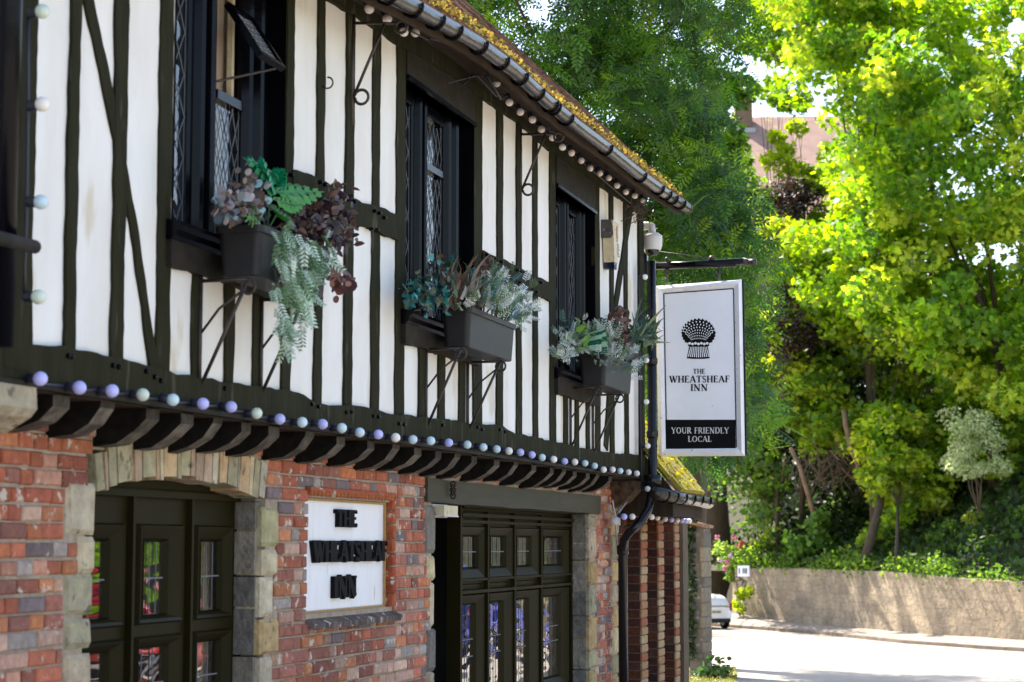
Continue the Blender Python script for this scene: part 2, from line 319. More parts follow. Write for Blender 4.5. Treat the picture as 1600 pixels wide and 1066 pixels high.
# sloping end that turns back up the steps
e0 = W0[0]; e1 = P(1137, 962, 96); zt = P(1137, 930, 96).z
rw.add([(e0.x, e0.y, e0.z - .3), (e1.x, e1.y, e1.z - .3), (e1.x, e1.y, zt), (e0.x, e0.y, WZ[0])] + [(q.x + .4, q.y + .1, z) for q, z in ((e0, e0.z - .3), (e1, e1.z - .3), (e1, zt), (e0, WZ[0]))],
       [(0, 1, 2, 3), (5, 4, 7, 6), (3, 2, 6, 7), (0, 3, 7, 4), (1, 5, 6, 2)])
tag(rw.build('retaining_wall', m_rwall), 'long weathered stone retaining wall running along the far pavement below the leafy bank', 'wall')
# bank rising behind the wall
bk = MB(); offs = [(.35, -.1), (2, .5), (4, 1.8), (7, 4.0), (11, 6.5), (17, 8.5), (30, 10), (60, 11)]
bpts = [W0[0] + (W0[0] - W0[1]).normalized() * q for q in (40, 14)] + W0; bzs = [0.2, .6] + WZ
def bank_pt(i, k, jit=0):
    q = bpts[i] + AW * offs[k][0]; return Vector((q.x, q.y, bzs[i] + offs[k][1]))
nb = len(bpts)
for i in range(nb):
    for k in range(len(offs)):
        q = bank_pt(i, k); bk.v.append((q.x + U(-.3, .3) * (k > 0), q.y + U(-.3, .3) * (k > 0), q.z + U(-.25, .25) * (k > 0) - (1.5 if i == 0 else 0) * 0)); bk.c.append((1, 1, 1))
no_ = len(offs)
bk.f = [(i * no_ + k, (i + 1) * no_ + k, (i + 1) * no_ + k + 1, i * no_ + k + 1) for i in range(nb - 1) for k in range(no_ - 1)]
tag(bk.build('bank', m_earth), None, kind='structure')
# street name plate on the wall
np_ = thing('street_sign', 'small white plate with dark marks fixed on top left end of the stone retaining wall', 'sign', tuple(P(1169, 896, 88)))
a = P(1160, 901, 89.5) - AW * .25; b = P(1178, 901, 89.0) - AW * .25
s_ = MB(); s_.prism([a, b, b + Vector((0, 0, .5)), a + Vector((0, 0, .5))], AW * .05); s_.build('plate', m_white, np_)
s_ = MB(); uu = (b - a)
for t0, t1 in ((.12, .2), (.45, .53), (.6, .68), (.74, .82)):
    s_.prism([a + uu * t0 - AW * .01 + Vector((0, 0, .14)), a + uu * t1 - AW * .01 + Vector((0, 0, .14)), a + uu * t1 - AW * .01 + Vector((0, 0, .38)), a + uu * t0 - AW * .01 + Vector((0, 0, .38))], AW * .008)
s_.build('lettering', m_ink, np_)
# drain inlet stone
# ============================================================ leaf machinery
def leaf_tpl(kind):
    if kind == 'leaf':   # folded pointed leaf, unit length along x
        V = np.array([(0, 0, 0), (.45, .33, .08), (1, 0, -.05), (.45, -.33, .08)], float); F = np.array([(0, 1, 2, 2), (0, 2, 3, 3)])
        V = np.array([(0, 0, 0), (.3, .3, .06), (.75, .22, .0), (1, 0, -.1), (.75, -.22, 0), (.3, -.3, .06), (.35, 0, 0), (.7, 0, -.02)], float)
        F = np.array([(0, 6, 1, 1), (0, 5, 6, 6), (6, 7, 2, 1), (5, 4, 7, 6), (7, 3, 2, 2), (4, 3, 7, 7)])
        F = np.array([(0, 6, 7, 1), (6, 0, 5, 7), (1, 7, 3, 2), (7, 5, 4, 3)])
        F = np.array([(0, 7, 2, 1), (0, 5, 4, 7), (7, 3, 2, 2), (7, 4, 3, 3)])[:2]
        V[7] = (1, 0, -.1)
        return V, F
    if kind == 'maple':
        V = np.array([(0, 0, 0), (.1, .5, .04), (.5, .2, .0), (1, .0, -.1), (.5, -.2, 0), (.1, -.5, .04), (.75, .42, -.04), (.75, -.42, -.04)], float)
        F = np.array([(0, 2, 6, 1), (0, 5, 7, 4), (0, 4, 3, 2)]); return V, F
    if kind == 'pinnate':
        V = []; F = []
        def lf(o, d, l, wd, dr):
            o = np.array(o, float); d = np.array(d, float); s = np.array((-d[1], d[0], 0)); b = len(V)
            V.extend([o, o + d * l * .5 + s * wd + (0, 0, -dr * .3), o + d * l + (0, 0, -dr), o + d * l * .5 - s * wd + (0, 0, -dr * .3)]); F.append((b, b + 1, b + 2, b + 3))
        for i in range(5):
            t = .18 + i * .17; z = -.12 * t * t
            for s in (1, -1): lf((t, 0, z), (.55, .83 * s, 0), .36 - .03 * abs(i - 2), .055, .07)
        lf((.95, 0, -.12), (1, 0, 0), .36, .055, .08)
        return np.array(V), np.array(F)
    if kind == 'sprig':
        V = []; F = []
        for i in range(5):
            t = .1 + i * .19
            for s in (1, -1, 0):
                d = np.array((.6, .75 * s, .2 if s else .75)); d /= np.linalg.norm(d); sd_ = np.cross(d, (0, 0, 1) if s else (0, 1, 0)); o = np.array((t, 0, .1 * t)); b = len(V)
                l = .36 * (1.1 - t * .4)
                V.extend([o, o + d * l * .5 + sd_ * .06, o + d * l, o + d * l * .5 - sd_ * .06]); F.append((b, b + 1, b + 2, b + 3))
        b = len(V); V.extend([np.array((0, .008, 0)), np.array((0, -.008, 0)), np.array((1, -.004, .1)), np.array((1, .004, .1))]); F.append((b, b + 1, b + 2, b + 3))
        return np.array(V), np.array(F)
    if kind == 'blade':
        V = []; F = []
        for i in range(6):
            t = i / 5; w_ = .05 * (1 - t ** 2) + .004; V.extend([np.array((t * .9, w_, .5 * t - .75 * t * t)), np.array((t * .9, -w_, .5 * t - .75 * t * t))])
            if i < 5: F.append((2 * i, 2 * i + 1, 2 * i + 3, 2 * i + 2))
        return np.array(V), np.array(F)
    if kind == 'round':
        V = [(0, 0, 0)] + [(.5 + .5 * math.cos(a), .45 * math.sin(a), .06 * math.cos(a * 2)) for a in [math.pi * (1 - (i + .0) / 3.5) for i in range(7)]]
        V = np.array([(.5 + .5 * math.cos(a), .42 * math.sin(a), .05 * math.cos(2 * a)) for a in [2 * math.pi * i / 8 for i in range(8)]]); F = np.array([(0, 1, 2, 3), (0, 3, 4, 7), (4, 5, 6, 7)])
        return V, F
def leaves(name, pos, size, pal, mat, parent=None, kind='leaf', up=.6, dirs=None, svar=.35, cvar=.25, colmix=None):
    Vt, Ft = leaf_tpl(kind); N = len(pos); pos = np.asarray(pos, float)
    nrm = rng.normal(size=(N, 3)); nrm /= np.linalg.norm(nrm, axis=1)[:, None]; nrm[:, 2] += up * 1.4; nrm /= np.linalg.norm(nrm, axis=1)[:, None]
    x = rng.normal(size=(N, 3)) if dirs is None else np.asarray(dirs) + rng.normal(size=(N, 3)) * .25
    if dirs is not None:   # keep x, make normal orthogonal
        x /= np.linalg.norm(x, axis=1)[:, None]; z = nrm - x * np.sum(x * nrm, axis=1)[:, None]; z /= np.linalg.norm(z, axis=1)[:, None]
    else:
        z = nrm; x = x - z * np.sum(x * z, axis=1)[:, None]; x /= np.linalg.norm(x, axis=1)[:, None]
    y = np.cross(z, x); s = size * (1 + rng.uniform(-svar, svar, N))
    V = pos[:, None, :] + s[:, None, None] * (Vt[None, :, 0:1] * x[:, None, :] + Vt[None, :, 1:2] * y[:, None, :] + Vt[None, :, 2:3] * z[:, None, :])
    F = Ft[None] + (np.arange(N) * len(Vt))[:, None, None]
    pal = np.array(pal); idx = rng.integers(0, len(pal), N) if colmix is None else colmix
    c = pal[idx] * (1 + rng.uniform(-cvar, cvar, (N, 1)))
    C = np.repeat(c, len(Vt), axis=0)
    return npmesh(name, V.reshape(-1, 3), F.reshape(-1, Ft.shape[1]), C, mat, parent)
def clump_positions(centres, nper, r, shell=.55, flat=.75):
    out = []
    for c in centres:
        d = rng.normal(size=(nper, 3)); d /= np.linalg.norm(d, axis=1)[:, None]; rr = r * U(.7, 1.25)
        q = d * (rr * (shell + (1 - shell) * rng.random((nper, 1)) ** .5)); q[:, 2] *= flat; out.append(q + np.array(c))
    return np.concatenate(out)
def bycl(nc, nper, npal, keep=.65):
    a = np.repeat(rng.integers(0, npal, nc), nper); b = rng.integers(0, npal, nc * nper); return np.where(rng.random(nc * nper) < keep, a, b)
def inpoly(x, y, poly):
    ins = False; j = len(poly) - 1
    for i in range(len(poly)):
        xi, yi = poly[i]; xj, yj = poly[j]
        if (yi > y) != (yj > y) and x < (xj - xi) * (y - yi) / (yj - yi) + xi: ins = not ins
        j = i
    return ins
def crown_centres(poly, d0, d1, n, skip=None):
    """clump centres spread through the volume a crown fills, with its outline measured from the photograph"""
    xs_ = [q[0] for q in poly]; ys_ = [q[1] for q in poly]; out = []
    while len(out) < n:
        x, y = U(min(xs_), max(xs_)), U(min(ys_), max(ys_))
        if inpoly(x, y, poly) and not (skip and skip(x, y)): out.append(P(x, y, U(d0, d1)))
    return out
def branches(mb, base, targets, r0, n=6, mid=.5):
    for t in targets:
        t = Vector(t); m1 = base.lerp(t, mid) + Vector((U(-.4, .4), U(-.4, .4), U(-.1, .5))); mb.tube([base, base.lerp(m1, .5) + Vector((U(-.15, .15), U(-.15, .15), .1)), m1, t], [r0, r0 * .75, r0 * .5, r0 * .12], n)

# ---- ash tree, near, behind the pub sign
ASHD = (25.5, 31.0)
t = thing('ash_tree', 'tall dark green ash tree with feathery leaves behind the inn roof and hanging sign', 'tree', (27.5, 1.2, gz(27.5, 0)))
ash_poly = [(560, -330), (1150, -330), (1160, -60), (1150, 60), (1125, 150), (1100, 240), (1150, 330), (1185, 430), (1185, 560), (1190, 650), (1160, 720), (1120, 720), (1080, 700), (1010, 700), (985, 640), (960, 400), (760, 260), (620, 120), (560, 0)]
def skydens(x, y):
    # thinner, lacy upper crown
    return y < 240 and random.random() < .30
cs = crown_centres(ash_poly, *ASHD, 800, skydens)
pos = clump_positions(cs[:620], 34, .42, .3, .7)
leaves('crown', pos, .30, [(.045, .11, .022), (.075, .17, .02), (.025, .07, .02), (.16, .27, .02), (.10, .21, .022), (.035, .09, .018)], m_leafash, t, 'pinnate', up=.5, colmix=bycl(620, 34, 6))
tr = MB(); b0 = P(1078, 1040, 29.5); b0.z = gz(b0.x, b0.y) - .1; top = P(1082, 600, 29.0)
tr.tube([b0, b0.lerp(top, .3) + Vector((.05, .1, 0)), b0.lerp(top, .65), top], [.30, .28, .24, .16], 12)
branches(tr, top, random.sample([q for q in cs if q.z < 6.5], 14), .05, 5, .6)
for q in random.sample(cs, 10): tr.tube([q, q + Vector((U(-.3, .3), U(-.6, .6), -.9)), top.lerp(q, .5) + Vector((0, U(-.2, .2), 0)), top], [.008, .018, .035, .05], 5)
tr.build('trunk', m_bark, t, True)
# ---- second dark stem beside it
t = thing('background_tree', 'dark leafy tree with thick brown trunk between the flint pier and the roses', 'tree', tuple(P(1122, 940, 98)))
tr = MB(); b1 = P(1122, 960, 98); tp1 = P(1112, 600, 98)
tr.tube([b1, b1.lerp(tp1, .5) + Vector((.2, .2, 0)), tp1], [.95, .8, .6], 12)
cs = crown_centres([(1040, 480), (1240, 470), (1250, 640), (1215, 760), (1170, 830), (1150, 770), (1085, 730), (1040, 640)], 88, 95, 75)
branches(tr, b1.lerp(tp1, .8), random.sample(cs, 14), .14)
tr.build('trunk', m_bark, t, True)
leaves('crown', clump_positions(cs, 90, 1.1, .3, .8), .30, [(.05, .11, .02), (.08, .16, .02), (.14, .23, .03)], m_leafmap, t, 'leaf', up=.5)
# ---- bright maples on the bank
MP = [(.23, .36, .025), (.31, .42, .03), (.15, .28, .03), (.44, .50, .06), (.10, .20, .02)]
def maple(name, label, base, poly, d0, d1, n, nper, r, size, pal, trunk_r=.35, seedskip=None, cat='tree'):
    t = thing(name, label, cat, tuple(base), 'bright leafy trees along the bank')
    cs = crown_centres(poly, d0, d1, n, seedskip)
    mb = MB(); c = sum((Vector(q) for q in cs), Vector()) / len(cs); fork = Vector(base).lerp(c, .55)
    mb.tube([base, Vector(base).lerp(fork, .5) + Vector((U(-.5, .5), U(-.5, .5), 0)), fork], [trunk_r, trunk_r * .8, trunk_r * .6], 10)
    branches(mb, fork, random.sample(cs, min(12, len(cs))), trunk_r * .3)
    mb.build('trunk', m_bark, t, True)
    leaves('crown', clump_positions(cs, nper, r, .35, .7), size * .9, pal, m_leafmap, t, 'maple', up=.55, cvar=.42, svar=.55, colmix=bycl(len(cs), nper, len(pal)))
    return cs
def hole(x, y): return 1130 < x < 1305 and 140 < y < 320
maple('maple_tree', 'tall bright yellow-green tree at the far right edge of the street bank', P(1570, 900, 84), [(1400, -60), (1760, -60), (1790, 560), (1660, 650), (1480, 600), (1330, 470), (1330, 250), (1385, 100)], 78, 90, 300, 200, 1.15, .27, MP, .4)
maple('maple_tree', 'sunlit yellow-green tree in front of the distant tiled roof', P(1370, 900, 86), [(1205, -60), (1420, -60), (1440, 280), (1390, 560), (1290, 520), (1240, 380), (1300, 330), (1285, 200), (1230, 120)], 82, 92, 180, 200, 1.05, .25, MP, .3, hole)
maple('maple_tree', 'lower spreading mid green tree above the roots of the bank', P(1350, 880, 82), [(1225, 430), (1400, 420), (1560, 520), (1600, 640), (1500, 700), (1380, 680), (1290, 720), (1220, 640)], 85, 92, 190, 170, .95, .24, [(.16, .27, .02), (.24, .34, .02), (.10, .19, .03), (.32, .38, .03)], .22)
maple('maple_tree', 'airy yellow-green tree filling the gap between the sign and the tall bank trees', P(1215, 900, 92), [(1165, 300), (1235, 330), (1290, 470), (1270, 640), (1190, 660), (1180, 470)], 87, 94, 60, 120, 1.0, .28, [(.18, .28, .02), (.28, .36, .03), (.10, .18, .02), (.38, .42, .05)], .12, lambda x, y: random.random() < .1)
maple('maple_tree', 'dark green tree around the brick chimney of the distant house', P(1120, 900, 100), [(1080, 20), (1175, 40), (1165, 120), (1150, 170), (1150, 250), (1185, 300), (1130, 330), (1070, 300)], 96, 101, 52, 110, 1.0, .3, [(.06, .13, .02), (.10, .19, .02), (.16, .26, .03)], .1)
maple('maple_tree', 'slender light green tree reaching above the chimney', P(1205, 900, 112), [(1170, -80), (1260, -80), (1275, 60), (1250, 170), (1190, 140), (1160, 40)], 98, 106, 34, 120, 1.0, .3, [(.10, .19, .02), (.16, .24, .02)], .1)
# low yellow branches over the roof
t = thing('maple_sapling', 'small glowing yellow-green sapling in front of the distant tiled roof slope', 'tree', tuple(P(1250, 900, 92)))
cs = [P(x + U(-8, 8), y + U(-8, 8), U(90, 94)) for x, y in ((1215, 218), (1235, 240), (1245, 262), (1262, 258), (1225, 270), (1205, 255), (1260, 285), (1282, 300), (1248, 300), (1290, 270), (1300, 230), (1295, 250), (1240, 205), (1295, 330), (1270, 345), (1255, 400), (1240, 360))]
mb = MB(); b = P(1250, 900, 92); mb.tube([b, P(1262, 500, 92), P(1255, 300, 92)], [.16, .1, .04], 8); branches(mb, P(1262, 420, 92), cs, .05); mb.build('trunk', m_bark, t, True)
leaves('crown', clump_positions(cs, 80, .62, .3, .7), .28, [(.26, .33, .02), (.2, .28, .02)], m_leafmap, t, 'maple', up=.7)
# copper shrubs
for lab, pts in (('dark purple-leaved bush glimpsed to the right of the hanging sign', [(1215, 470), (1240, 500), (1255, 530), (1225, 540), (1275, 510), (1245, 560)]), ('reddish brown leafy bush below the distant tiled roof', [(1225, 290), (1245, 300), (1255, 315), (1220, 320), (1235, 335)])):
    dd = 86.5 if pts[0][0] == 1215 else 90
    t = thing('copper_bush', lab, 'bush', tuple(P(pts[0][0], 900, dd)))
    cs = [P(x + U(-10, 10), y + U(-10, 10), dd + U(-1, 1)) for x, y in pts * 2]
    mb = MB(); b = P(pts[0][0] + 5, pts[-1][1] + 70, dd); branches(mb, b, cs, .03); mb.build('trunk', m_bark, t)
    leaves('crown', clump_positions(cs, 130, .75, .3, .8), .2, [(.016, .007, .012), (.03, .012, .012), (.05, .02, .012), (.012, .010, .014)], m_leafdk, t, 'leaf')
# tree across the road whose crown throws the broken shade on the wall
t = thing('overhanging_tree', 'tall green tree behind the inn whose crown shades the far stone wall', 'tree', (84, 18, -1.9))
cs = []
for k in range(16):
    q = along(W0[:-2], random.random()) + Vector((0, 0, U(-.5, 4.5))); cs.append(q + sd * U(13, 21) + Vector((U(-1, 1), U(-1, 1), 0)))
mb = MB(); mb.tube([(84, 18, -2), (84.3, 18, 5), (84, 17.5, 11)], [.45, .38, .25], 10); branches(mb, Vector((84, 17.8, 9)), random.sample(cs, 14), .1); mb.build('trunk', m_bark, t, True)
leaves('crown', clump_positions(cs, 90, .6, .3, .8), .3, [(.05, .11, .02), (.08, .15, .025), (.035, .08, .02)], m_leafmap, t, 'leaf')
# pale variegated shrub
t = thing('variegated_shrub', 'rounded pale cream-leaved shrub among the dark bank foliage at right', 'shrub', tuple(P(1525, 760, 76)))
cs = [P(1525 + U(-42, 42), 695 + U(-48, 45), U(75, 78)) for _ in range(34)]
mb = MB(); branches(mb, P(1530, 800, 77), cs[:5], .035); mb.build('stem', m_bark, t)
leaves('foliage', clump_positions(cs, 90, .42, .3, .8), .13, [(.42, .45, .26), (.34, .38, .2), (.2, .28, .1)], m_leafmap, t, 'leaf')
# ivy and undergrowth covering the bank: uncountable
pos = []
for i in range(1, nb - 1):
    for q in range(1500):
        u_, k = random.random(), random.choice([0, 0, 1, 1, 1, 2, 2, 2, 3, 3, 3, 4, 4]); v_ = random.random()
        a = bank_pt(i, k).lerp(bank_pt(i + 1, k), u_); b = bank_pt(i, k + 1).lerp(bank_pt(i + 1, k + 1), u_); c = a.lerp(b, v_)
        h = .55 * (.5 + .5 * math.sin(c.x * 1.3 + c.y * .7) * math.cos(c.z * 1.7 + c.y)); pos.append((c.x - .5 * h + U(-.2, .2), c.y + U(-.2, .2), c.z + h + U(-.1, .25)))
o = leaves('undergrowth', pos, .3, [(.04, .08, .018), (.06, .11, .02), (.09, .15, .025), (.025, .05, .012)], m_leafmap, None, 'leaf', up=.3)
tag(o, 'dark ivy and undergrowth covering the bank above the stone wall', 'undergrowth', kind='stuff')
pos = []
for q in range(9000):
    u_ = random.random(); a = along(W0[:-1], u_); i_ = min(range(len(W0)), key=lambda k: (W0[k] - a).length); zt_ = WZ[i_]
    dens = .5 + .5 * math.sin(u_ * 47) * math.sin(u_ * 19 + 1)
    if random.random() > dens: continue
    pos.append((a.x + U(-.12, .5), a.y + U(-.4, .2), zt_ + random.gauss(.22, .22) * (.4 + dens)))
tag(leaves('wall_greenery', pos, .15, [(.12, .22, .03), (.2, .3, .04), (.07, .14, .02)], m_leafmap, None, 'leaf', up=.4), 'ragged sunlit greenery growing along and over the top of the far stone wall', 'greenery', kind='stuff')
# dark understory trees filling behind (seen through gaps)
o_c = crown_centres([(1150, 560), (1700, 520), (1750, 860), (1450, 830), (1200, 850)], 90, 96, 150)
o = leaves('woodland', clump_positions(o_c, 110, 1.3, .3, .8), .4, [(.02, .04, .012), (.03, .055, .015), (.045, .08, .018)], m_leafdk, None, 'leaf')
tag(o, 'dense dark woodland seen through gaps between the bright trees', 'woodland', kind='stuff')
# leafy saplings that fill the slope between the trees and the wall
for lab, pl, n_ in (('leafy green sapling growing above the middle of the stone wall', [(1330, 640), (1460, 640), (1480, 800), (1400, 830), (1350, 730)], 80), ('broad leafy sapling at the right end of the bank above the wall', [(1480, 620), (1680, 600), (1680, 800), (1560, 820), (1490, 740)], 90)):
    maple('maple_sapling', lab, P(pl[3][0], 880, 80), pl, 82, 87, n_, 100, .75, .24, [(.20, .32, .03), (.30, .40, .03), (.12, .22, .02), (.40, .46, .05)], .1)
# bare roots / thin pale stems on the bank
rt = thing('fallen_branch', 'pale curved bare branch leaning over brown roots on the dark bank', 'branch', tuple(P(1340, 700, 80)))
mb = MB(); mb.tube([P(x, y, 84) for x, y in ((1318, 640), (1322, 665), (1330, 700), (1345, 735), (1362, 760), (1378, 772))], [.1, .12, .13, .13, .12, .06], 8); mb.build('wood', m_lbark, rt, True)
rt = thing('leaning_stem', 'straight pale bare stem leaning left of the brown roots on the bank', 'branch', tuple(P(1262, 800, 80)))
mb = MB(); mb.tube([P(x, y, 84) for x, y in ((1235, 700), (1250, 730), (1262, 770), (1270, 800))], [.07, .09, .1, .1], 8); mb.build('wood', m_lbark, rt, True)
rb = MB()
for k in range(90):
    x0, y0 = 1300 + random.gauss(0, 28), 720 + random.gauss(0, 14); a = U(-1.2, 1.2); l = U(15, 60); dp = U(84.5, 87)
    rb.tube([P(x0, y0, dp), P(x0 + math.sin(a) * l * .5, y0 + l * .4, dp - .3), P(x0 + math.sin(a) * l, y0 + abs(math.cos(a)) * l, dp)], [.035, .025, .01], 4)
tag(rb.build('root_tangle', m_root), 'tangle of bare brown roots exposed on the shaded bank', 'roots', kind='stuff')
# wall top shrubs
def shrub(name, label, pts, dp, sp, nper, r, size, pal, cat='shrub', kind='leaf', mat=None, grp='sunlit shrubs along the top of the stone wall'):
    t = thing(name, label, cat, tuple(P(pts[0][0], 905, dp)), grp)
    cs = [P(x + U(-sp, sp), y + U(-sp, sp) * .8, dp + U(-.6, .6)) for x, y in pts for _ in range(3)]
    mb = MB(); b = P(sum(q[0] for q in pts) / len(pts), 905, dp); branches(mb, b, cs[::2], .04, 5); mb.build('stem', m_bark, t)
    leaves('foliage', clump_positions(cs, nper, r, .25, .8), size, pal, mat or m_leafmap, t, kind, up=.5); return t
LG = [(.20, .32, .04), (.28, .38, .04), (.14, .24, .04)]
shrub('shrub', 'broad-leaved green shrub rising beside the roots left of the wall', [(1275, 830), (1290, 850), (1262, 860), (1245, 850), (1300, 870), (1280, 810)], 89, 10, 50, .42, .26, [(.18, .32, .06), (.24, .38, .07), (.12, .22, .05)], kind='round')
shrub('shrub', 'pale yellow-green shrub spilling over the middle of the stone wall', [(1330, 865), (1350, 850), (1365, 870), (1385, 875), (1340, 880), (1400, 885)], 85, 9, 60, .38, .18, [(.32, .42, .05), (.40, .46, .08), (.2, .3, .05)])
shrub('shrub', 'upright leafy shrub with thin stems above the stone wall', [(1385, 820), (1395, 850), (1410, 870), (1370, 830), (1430, 880)], 84, 10, 60, .4, .18, LG)
shrub('shrub', 'tall dark green shrub with lit tips over the wall', [(1470, 840), (1490, 865), (1460, 880), (1500, 885), (1480, 820)], 81, 12, 60, .42, .18, [(.12, .21, .04), (.22, .32, .05), (.08, .14, .03)])
shrub('shrub', 'yellow-leaved straggly shrub near the right end of the wall', [(1525, 810), (1540, 840), (1515, 860), (1555, 870), (1535, 890)], 79, 12, 50, .4, .17, [(.22, .28, .04), (.36, .36, .05), (.12, .18, .03)])
shrub('shrub', 'green shrub above the wall at the right picture edge', [(1590, 800), (1600, 850), (1580, 880), (1620, 890)], 78, 14, 70, .45, .18, [(.12, .21, .03), (.2, .3, .04)])
shrub('shrub', 'sunlit bush overhanging the left end of the stone wall', [(1190, 850), (1205, 870), (1225, 880), (1180, 880), (1215, 840), (1240, 885)], 92, 9, 60, .42, .2, [(.2, .3, .03), (.28, .34, .05), (.12, .2, .03)])
shrub('shrub', 'airy fine-leaved bush with bright speckled leaves left of the roots', [(1190, 770), (1205, 800), (1215, 740), (1185, 820), (1200, 710), (1175, 760)], 93, 12, 80, .5, .16, [(.16, .22, .04), (.24, .28, .08), (.08, .14, .03)])
wd = shrub('weed', 'yellow-green weed growing up the base of the stone wall by the parked car', [(1158, 930), (1152, 945), (1160, 950), (1165, 925)], 90, 4, 30, .25, .2, [(.3, .36, .03), (.2, .28, .03)], 'weed', grp=None)
t = shrub('rose_bush', 'rose bush with pink and red blooms behind the flint pier', [(1135, 870), (1150, 860), (1140, 885), (1155, 880), (1165, 860), (1130, 860), (1150, 900)], 93, 7, 45, .38, .18, [(.16, .26, .05), (.22, .3, .06)], 'rose bush', grp=None)
for px, py, c in ((1122, 840, 'p'), (1147, 839, 'p'), (1155, 854, 'r'), (1136, 878, 'p'), (1125, 876, 'l'), (1133, 888, 'p'), (1160, 848, 'r'), (1142, 868, 'l')):
    q = P(px, py, 91); mm = MB()
    for k in range(9): mm.ball(q + Vector((U(-.08, .08), U(-.1, .1), U(-.07, .07))), U(.05, .08), n=7, m=4)
    mm.build('bloom', {'p': M('pink_petals', (.62, .18, .3), .7), 'r': M('red_petals', (.5, .1, .08), .7), 'l': M('lilac_petals', (.6, .4, .6), .7)}[c], t, True)
# brick steps behind the pier
st = MB()
for k in range(9):
    a = P(1112, 960 - k * 13, 97 + k * .5); st.box(a.x, a.x + .6, a.y - 1.2, a.y + 2.4, a.z - 3, a.z, (1, 1, 1))
tag(st.build('steps', M('step_brick', (.20, .10, .06), .9, n_scale=5, c2=(.12, .07, .05))), None, kind='structure')
# far wood closing the horizon
fw = []
for k in range(420):
    x = U(760, 2100); fw.append(P(x, U(430, 900), U(125, 150)))
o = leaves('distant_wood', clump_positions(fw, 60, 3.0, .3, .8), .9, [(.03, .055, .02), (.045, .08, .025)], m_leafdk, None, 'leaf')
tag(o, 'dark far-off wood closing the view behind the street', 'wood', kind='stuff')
# distant house
hx = P(1220, 240, 112)
t = thing('distant_house', 'distant house with reddish tiled roof and brick chimney glimpsed between the trees', 'house', (hx.x, hx.y, -2))
DU = Vector((RGT.x, RGT.y, 0)).normalized(); DB = Vector((FWD.x, FWD.y, 0)).normalized()
rl = P(1080, 184, 116); rr_ = P(1420, 180, 116); el = P(1060, 360, 105); er = P(1440, 360, 105)
mb = MB(); nr = 64
for k in range(nr):      # tile courses as small steps
    a0, a1 = rl.lerp(el, k / nr), rl.lerp(el, (k + 1) / nr); b0_, b1_ = rr_.lerp(er, k / nr), rr_.lerp(er, (k + 1) / nr)
    up_ = Vector((0, 0, .02)); mb.add([a0, b0_, b1_ + up_, a1 + up_, a1, b1_], [(0, 3, 2, 1), (3, 4, 5, 2)])
mb.add([rl, rr_, rr_ + DB * 6 - Vector((0, 0, 6)), rl + DB * 6 - Vector((0, 0, 6))], [(0, 1, 2, 3)])
rf = mb.build('roof', M('weathered_roof_tiles', (.36, .23, .18), .9, n_scale=1.2, c2=(.26, .16, .125), wear=((.46, .34, .14), .8, .62)), t)
mb = MB(); a = P(1118, 150, 114)
mb.obox(P(1150, 262, 114.5), DU * 1.0, DB * .9, (0, 0, 4.3)); ch = mb.build('chimney', M('chimney_brick', (.26, .17, .10), .9, n_scale=3, c2=(.16, .10, .07)), rf)
mb = MB(); q = P(1128, 202, 113.9); mb.obox(P(1146, 207, 114.3), DU * 1.3, DB * .3, (0, 0, .28)); mb.build('flashing', M('lead_flashing', (.5, .5, .52), .6), ch)
mb = MB(); mb.obox(el + DU * .4 + Vector((0, 0, -6)), (er - el) * .97, DB * 6, (0, 0, 6.3)); mb.build('wall', m_mortar, t)
# ============================================================ THE INN
inn = thing('timber_framed_inn', 'black and white timber framed inn with jettied upper floor over a red brick ground floor', 'building', (7, 0, 0))
def X(px, py=500, Y=0.0): return FY(px, py, Y)[0]
def Z(px, py, Y=0.0): return FY(px, py, Y)[1]
EV = [FY(*q) for q in [(504, 0), (551, 25), (615, 68), (700, 118), (753, 157), (805, 192), (855, 235), (935, 292), (1003, 335)]]
EV = [(3, 4.48)] + EV + [(17.2, 4.73)]
BT = [FY(*q) for q in [(45, 540), (97, 542), (120, 550), (190, 562), (262, 583), (350, 598), (454, 612), (500, 634), (531, 632), (555, 636), (616, 648), (686, 655), (745, 664), (774, 664), (800, 678), (833, 684), (881, 695), (920, 703), (955, 709), (1000, 711)]]
BT = [(3, 2.47)] + BT + [(17.2, 2.58)]
XC = 16.70
def zt(x): return lerp(x, EV)
def zb(x): return lerp(x, BT)
W = [(X(268, 300), X(441, 300)), (X(631, 300), X(738, 300)), (X(867, 400), X(928, 400))]
WZB, WZT = 3.0, 4.42
# --- plaster
mb = MB(); brk = sorted(set([3.0, XC] + [q for a in W for q in a])); nn = []
for a, b in zip(brk, brk[1:]):
    k = max(1, int((b - a) / .25)); nn += [a + (b - a) * i / k for i in range(k)]
nn.append(brk[-1])
def quadc(x0, x1, z0, z1, z0b=None, z1b=None):
    z0b = z0 if z0b is None else z0b; z1b = z1 if z1b is None else z1b
    mb.add([(x0, 0, z0), (x1, 0, z0b), (x1, 0, z1b), (x0, 0, z1)], [(0, 1, 2, 3)])
for a, b in zip(nn, nn[1:]):
    c = (a + b) / 2
    if any(p < c < q for p, q in W): quadc(a, b, zb(a) - .1, WZB, zb(b) - .1); quadc(a, b, WZT, zt(a) + .15, None, zt(b) + .15)
    else: quadc(a, b, zb(a) - .1, zt(a) + .15, zb(b) - .1, zt(b) + .15)
mb.box(3, XC - .02, .02, .2, 4.6, 5.0)
# end wall + back wall
mb.add([(XC, .0, 2.36), (XC, 7, 2.36), (XC, 7, 5), (XC, 0, 5), (3, 7, 0), (3, 7, 5), (3, 0, 0), (3, 0, 5)], [(0, 1, 2, 3), (1, 4, 5, 2)])
mb.build('plaster_wall', m_plaster, inn)
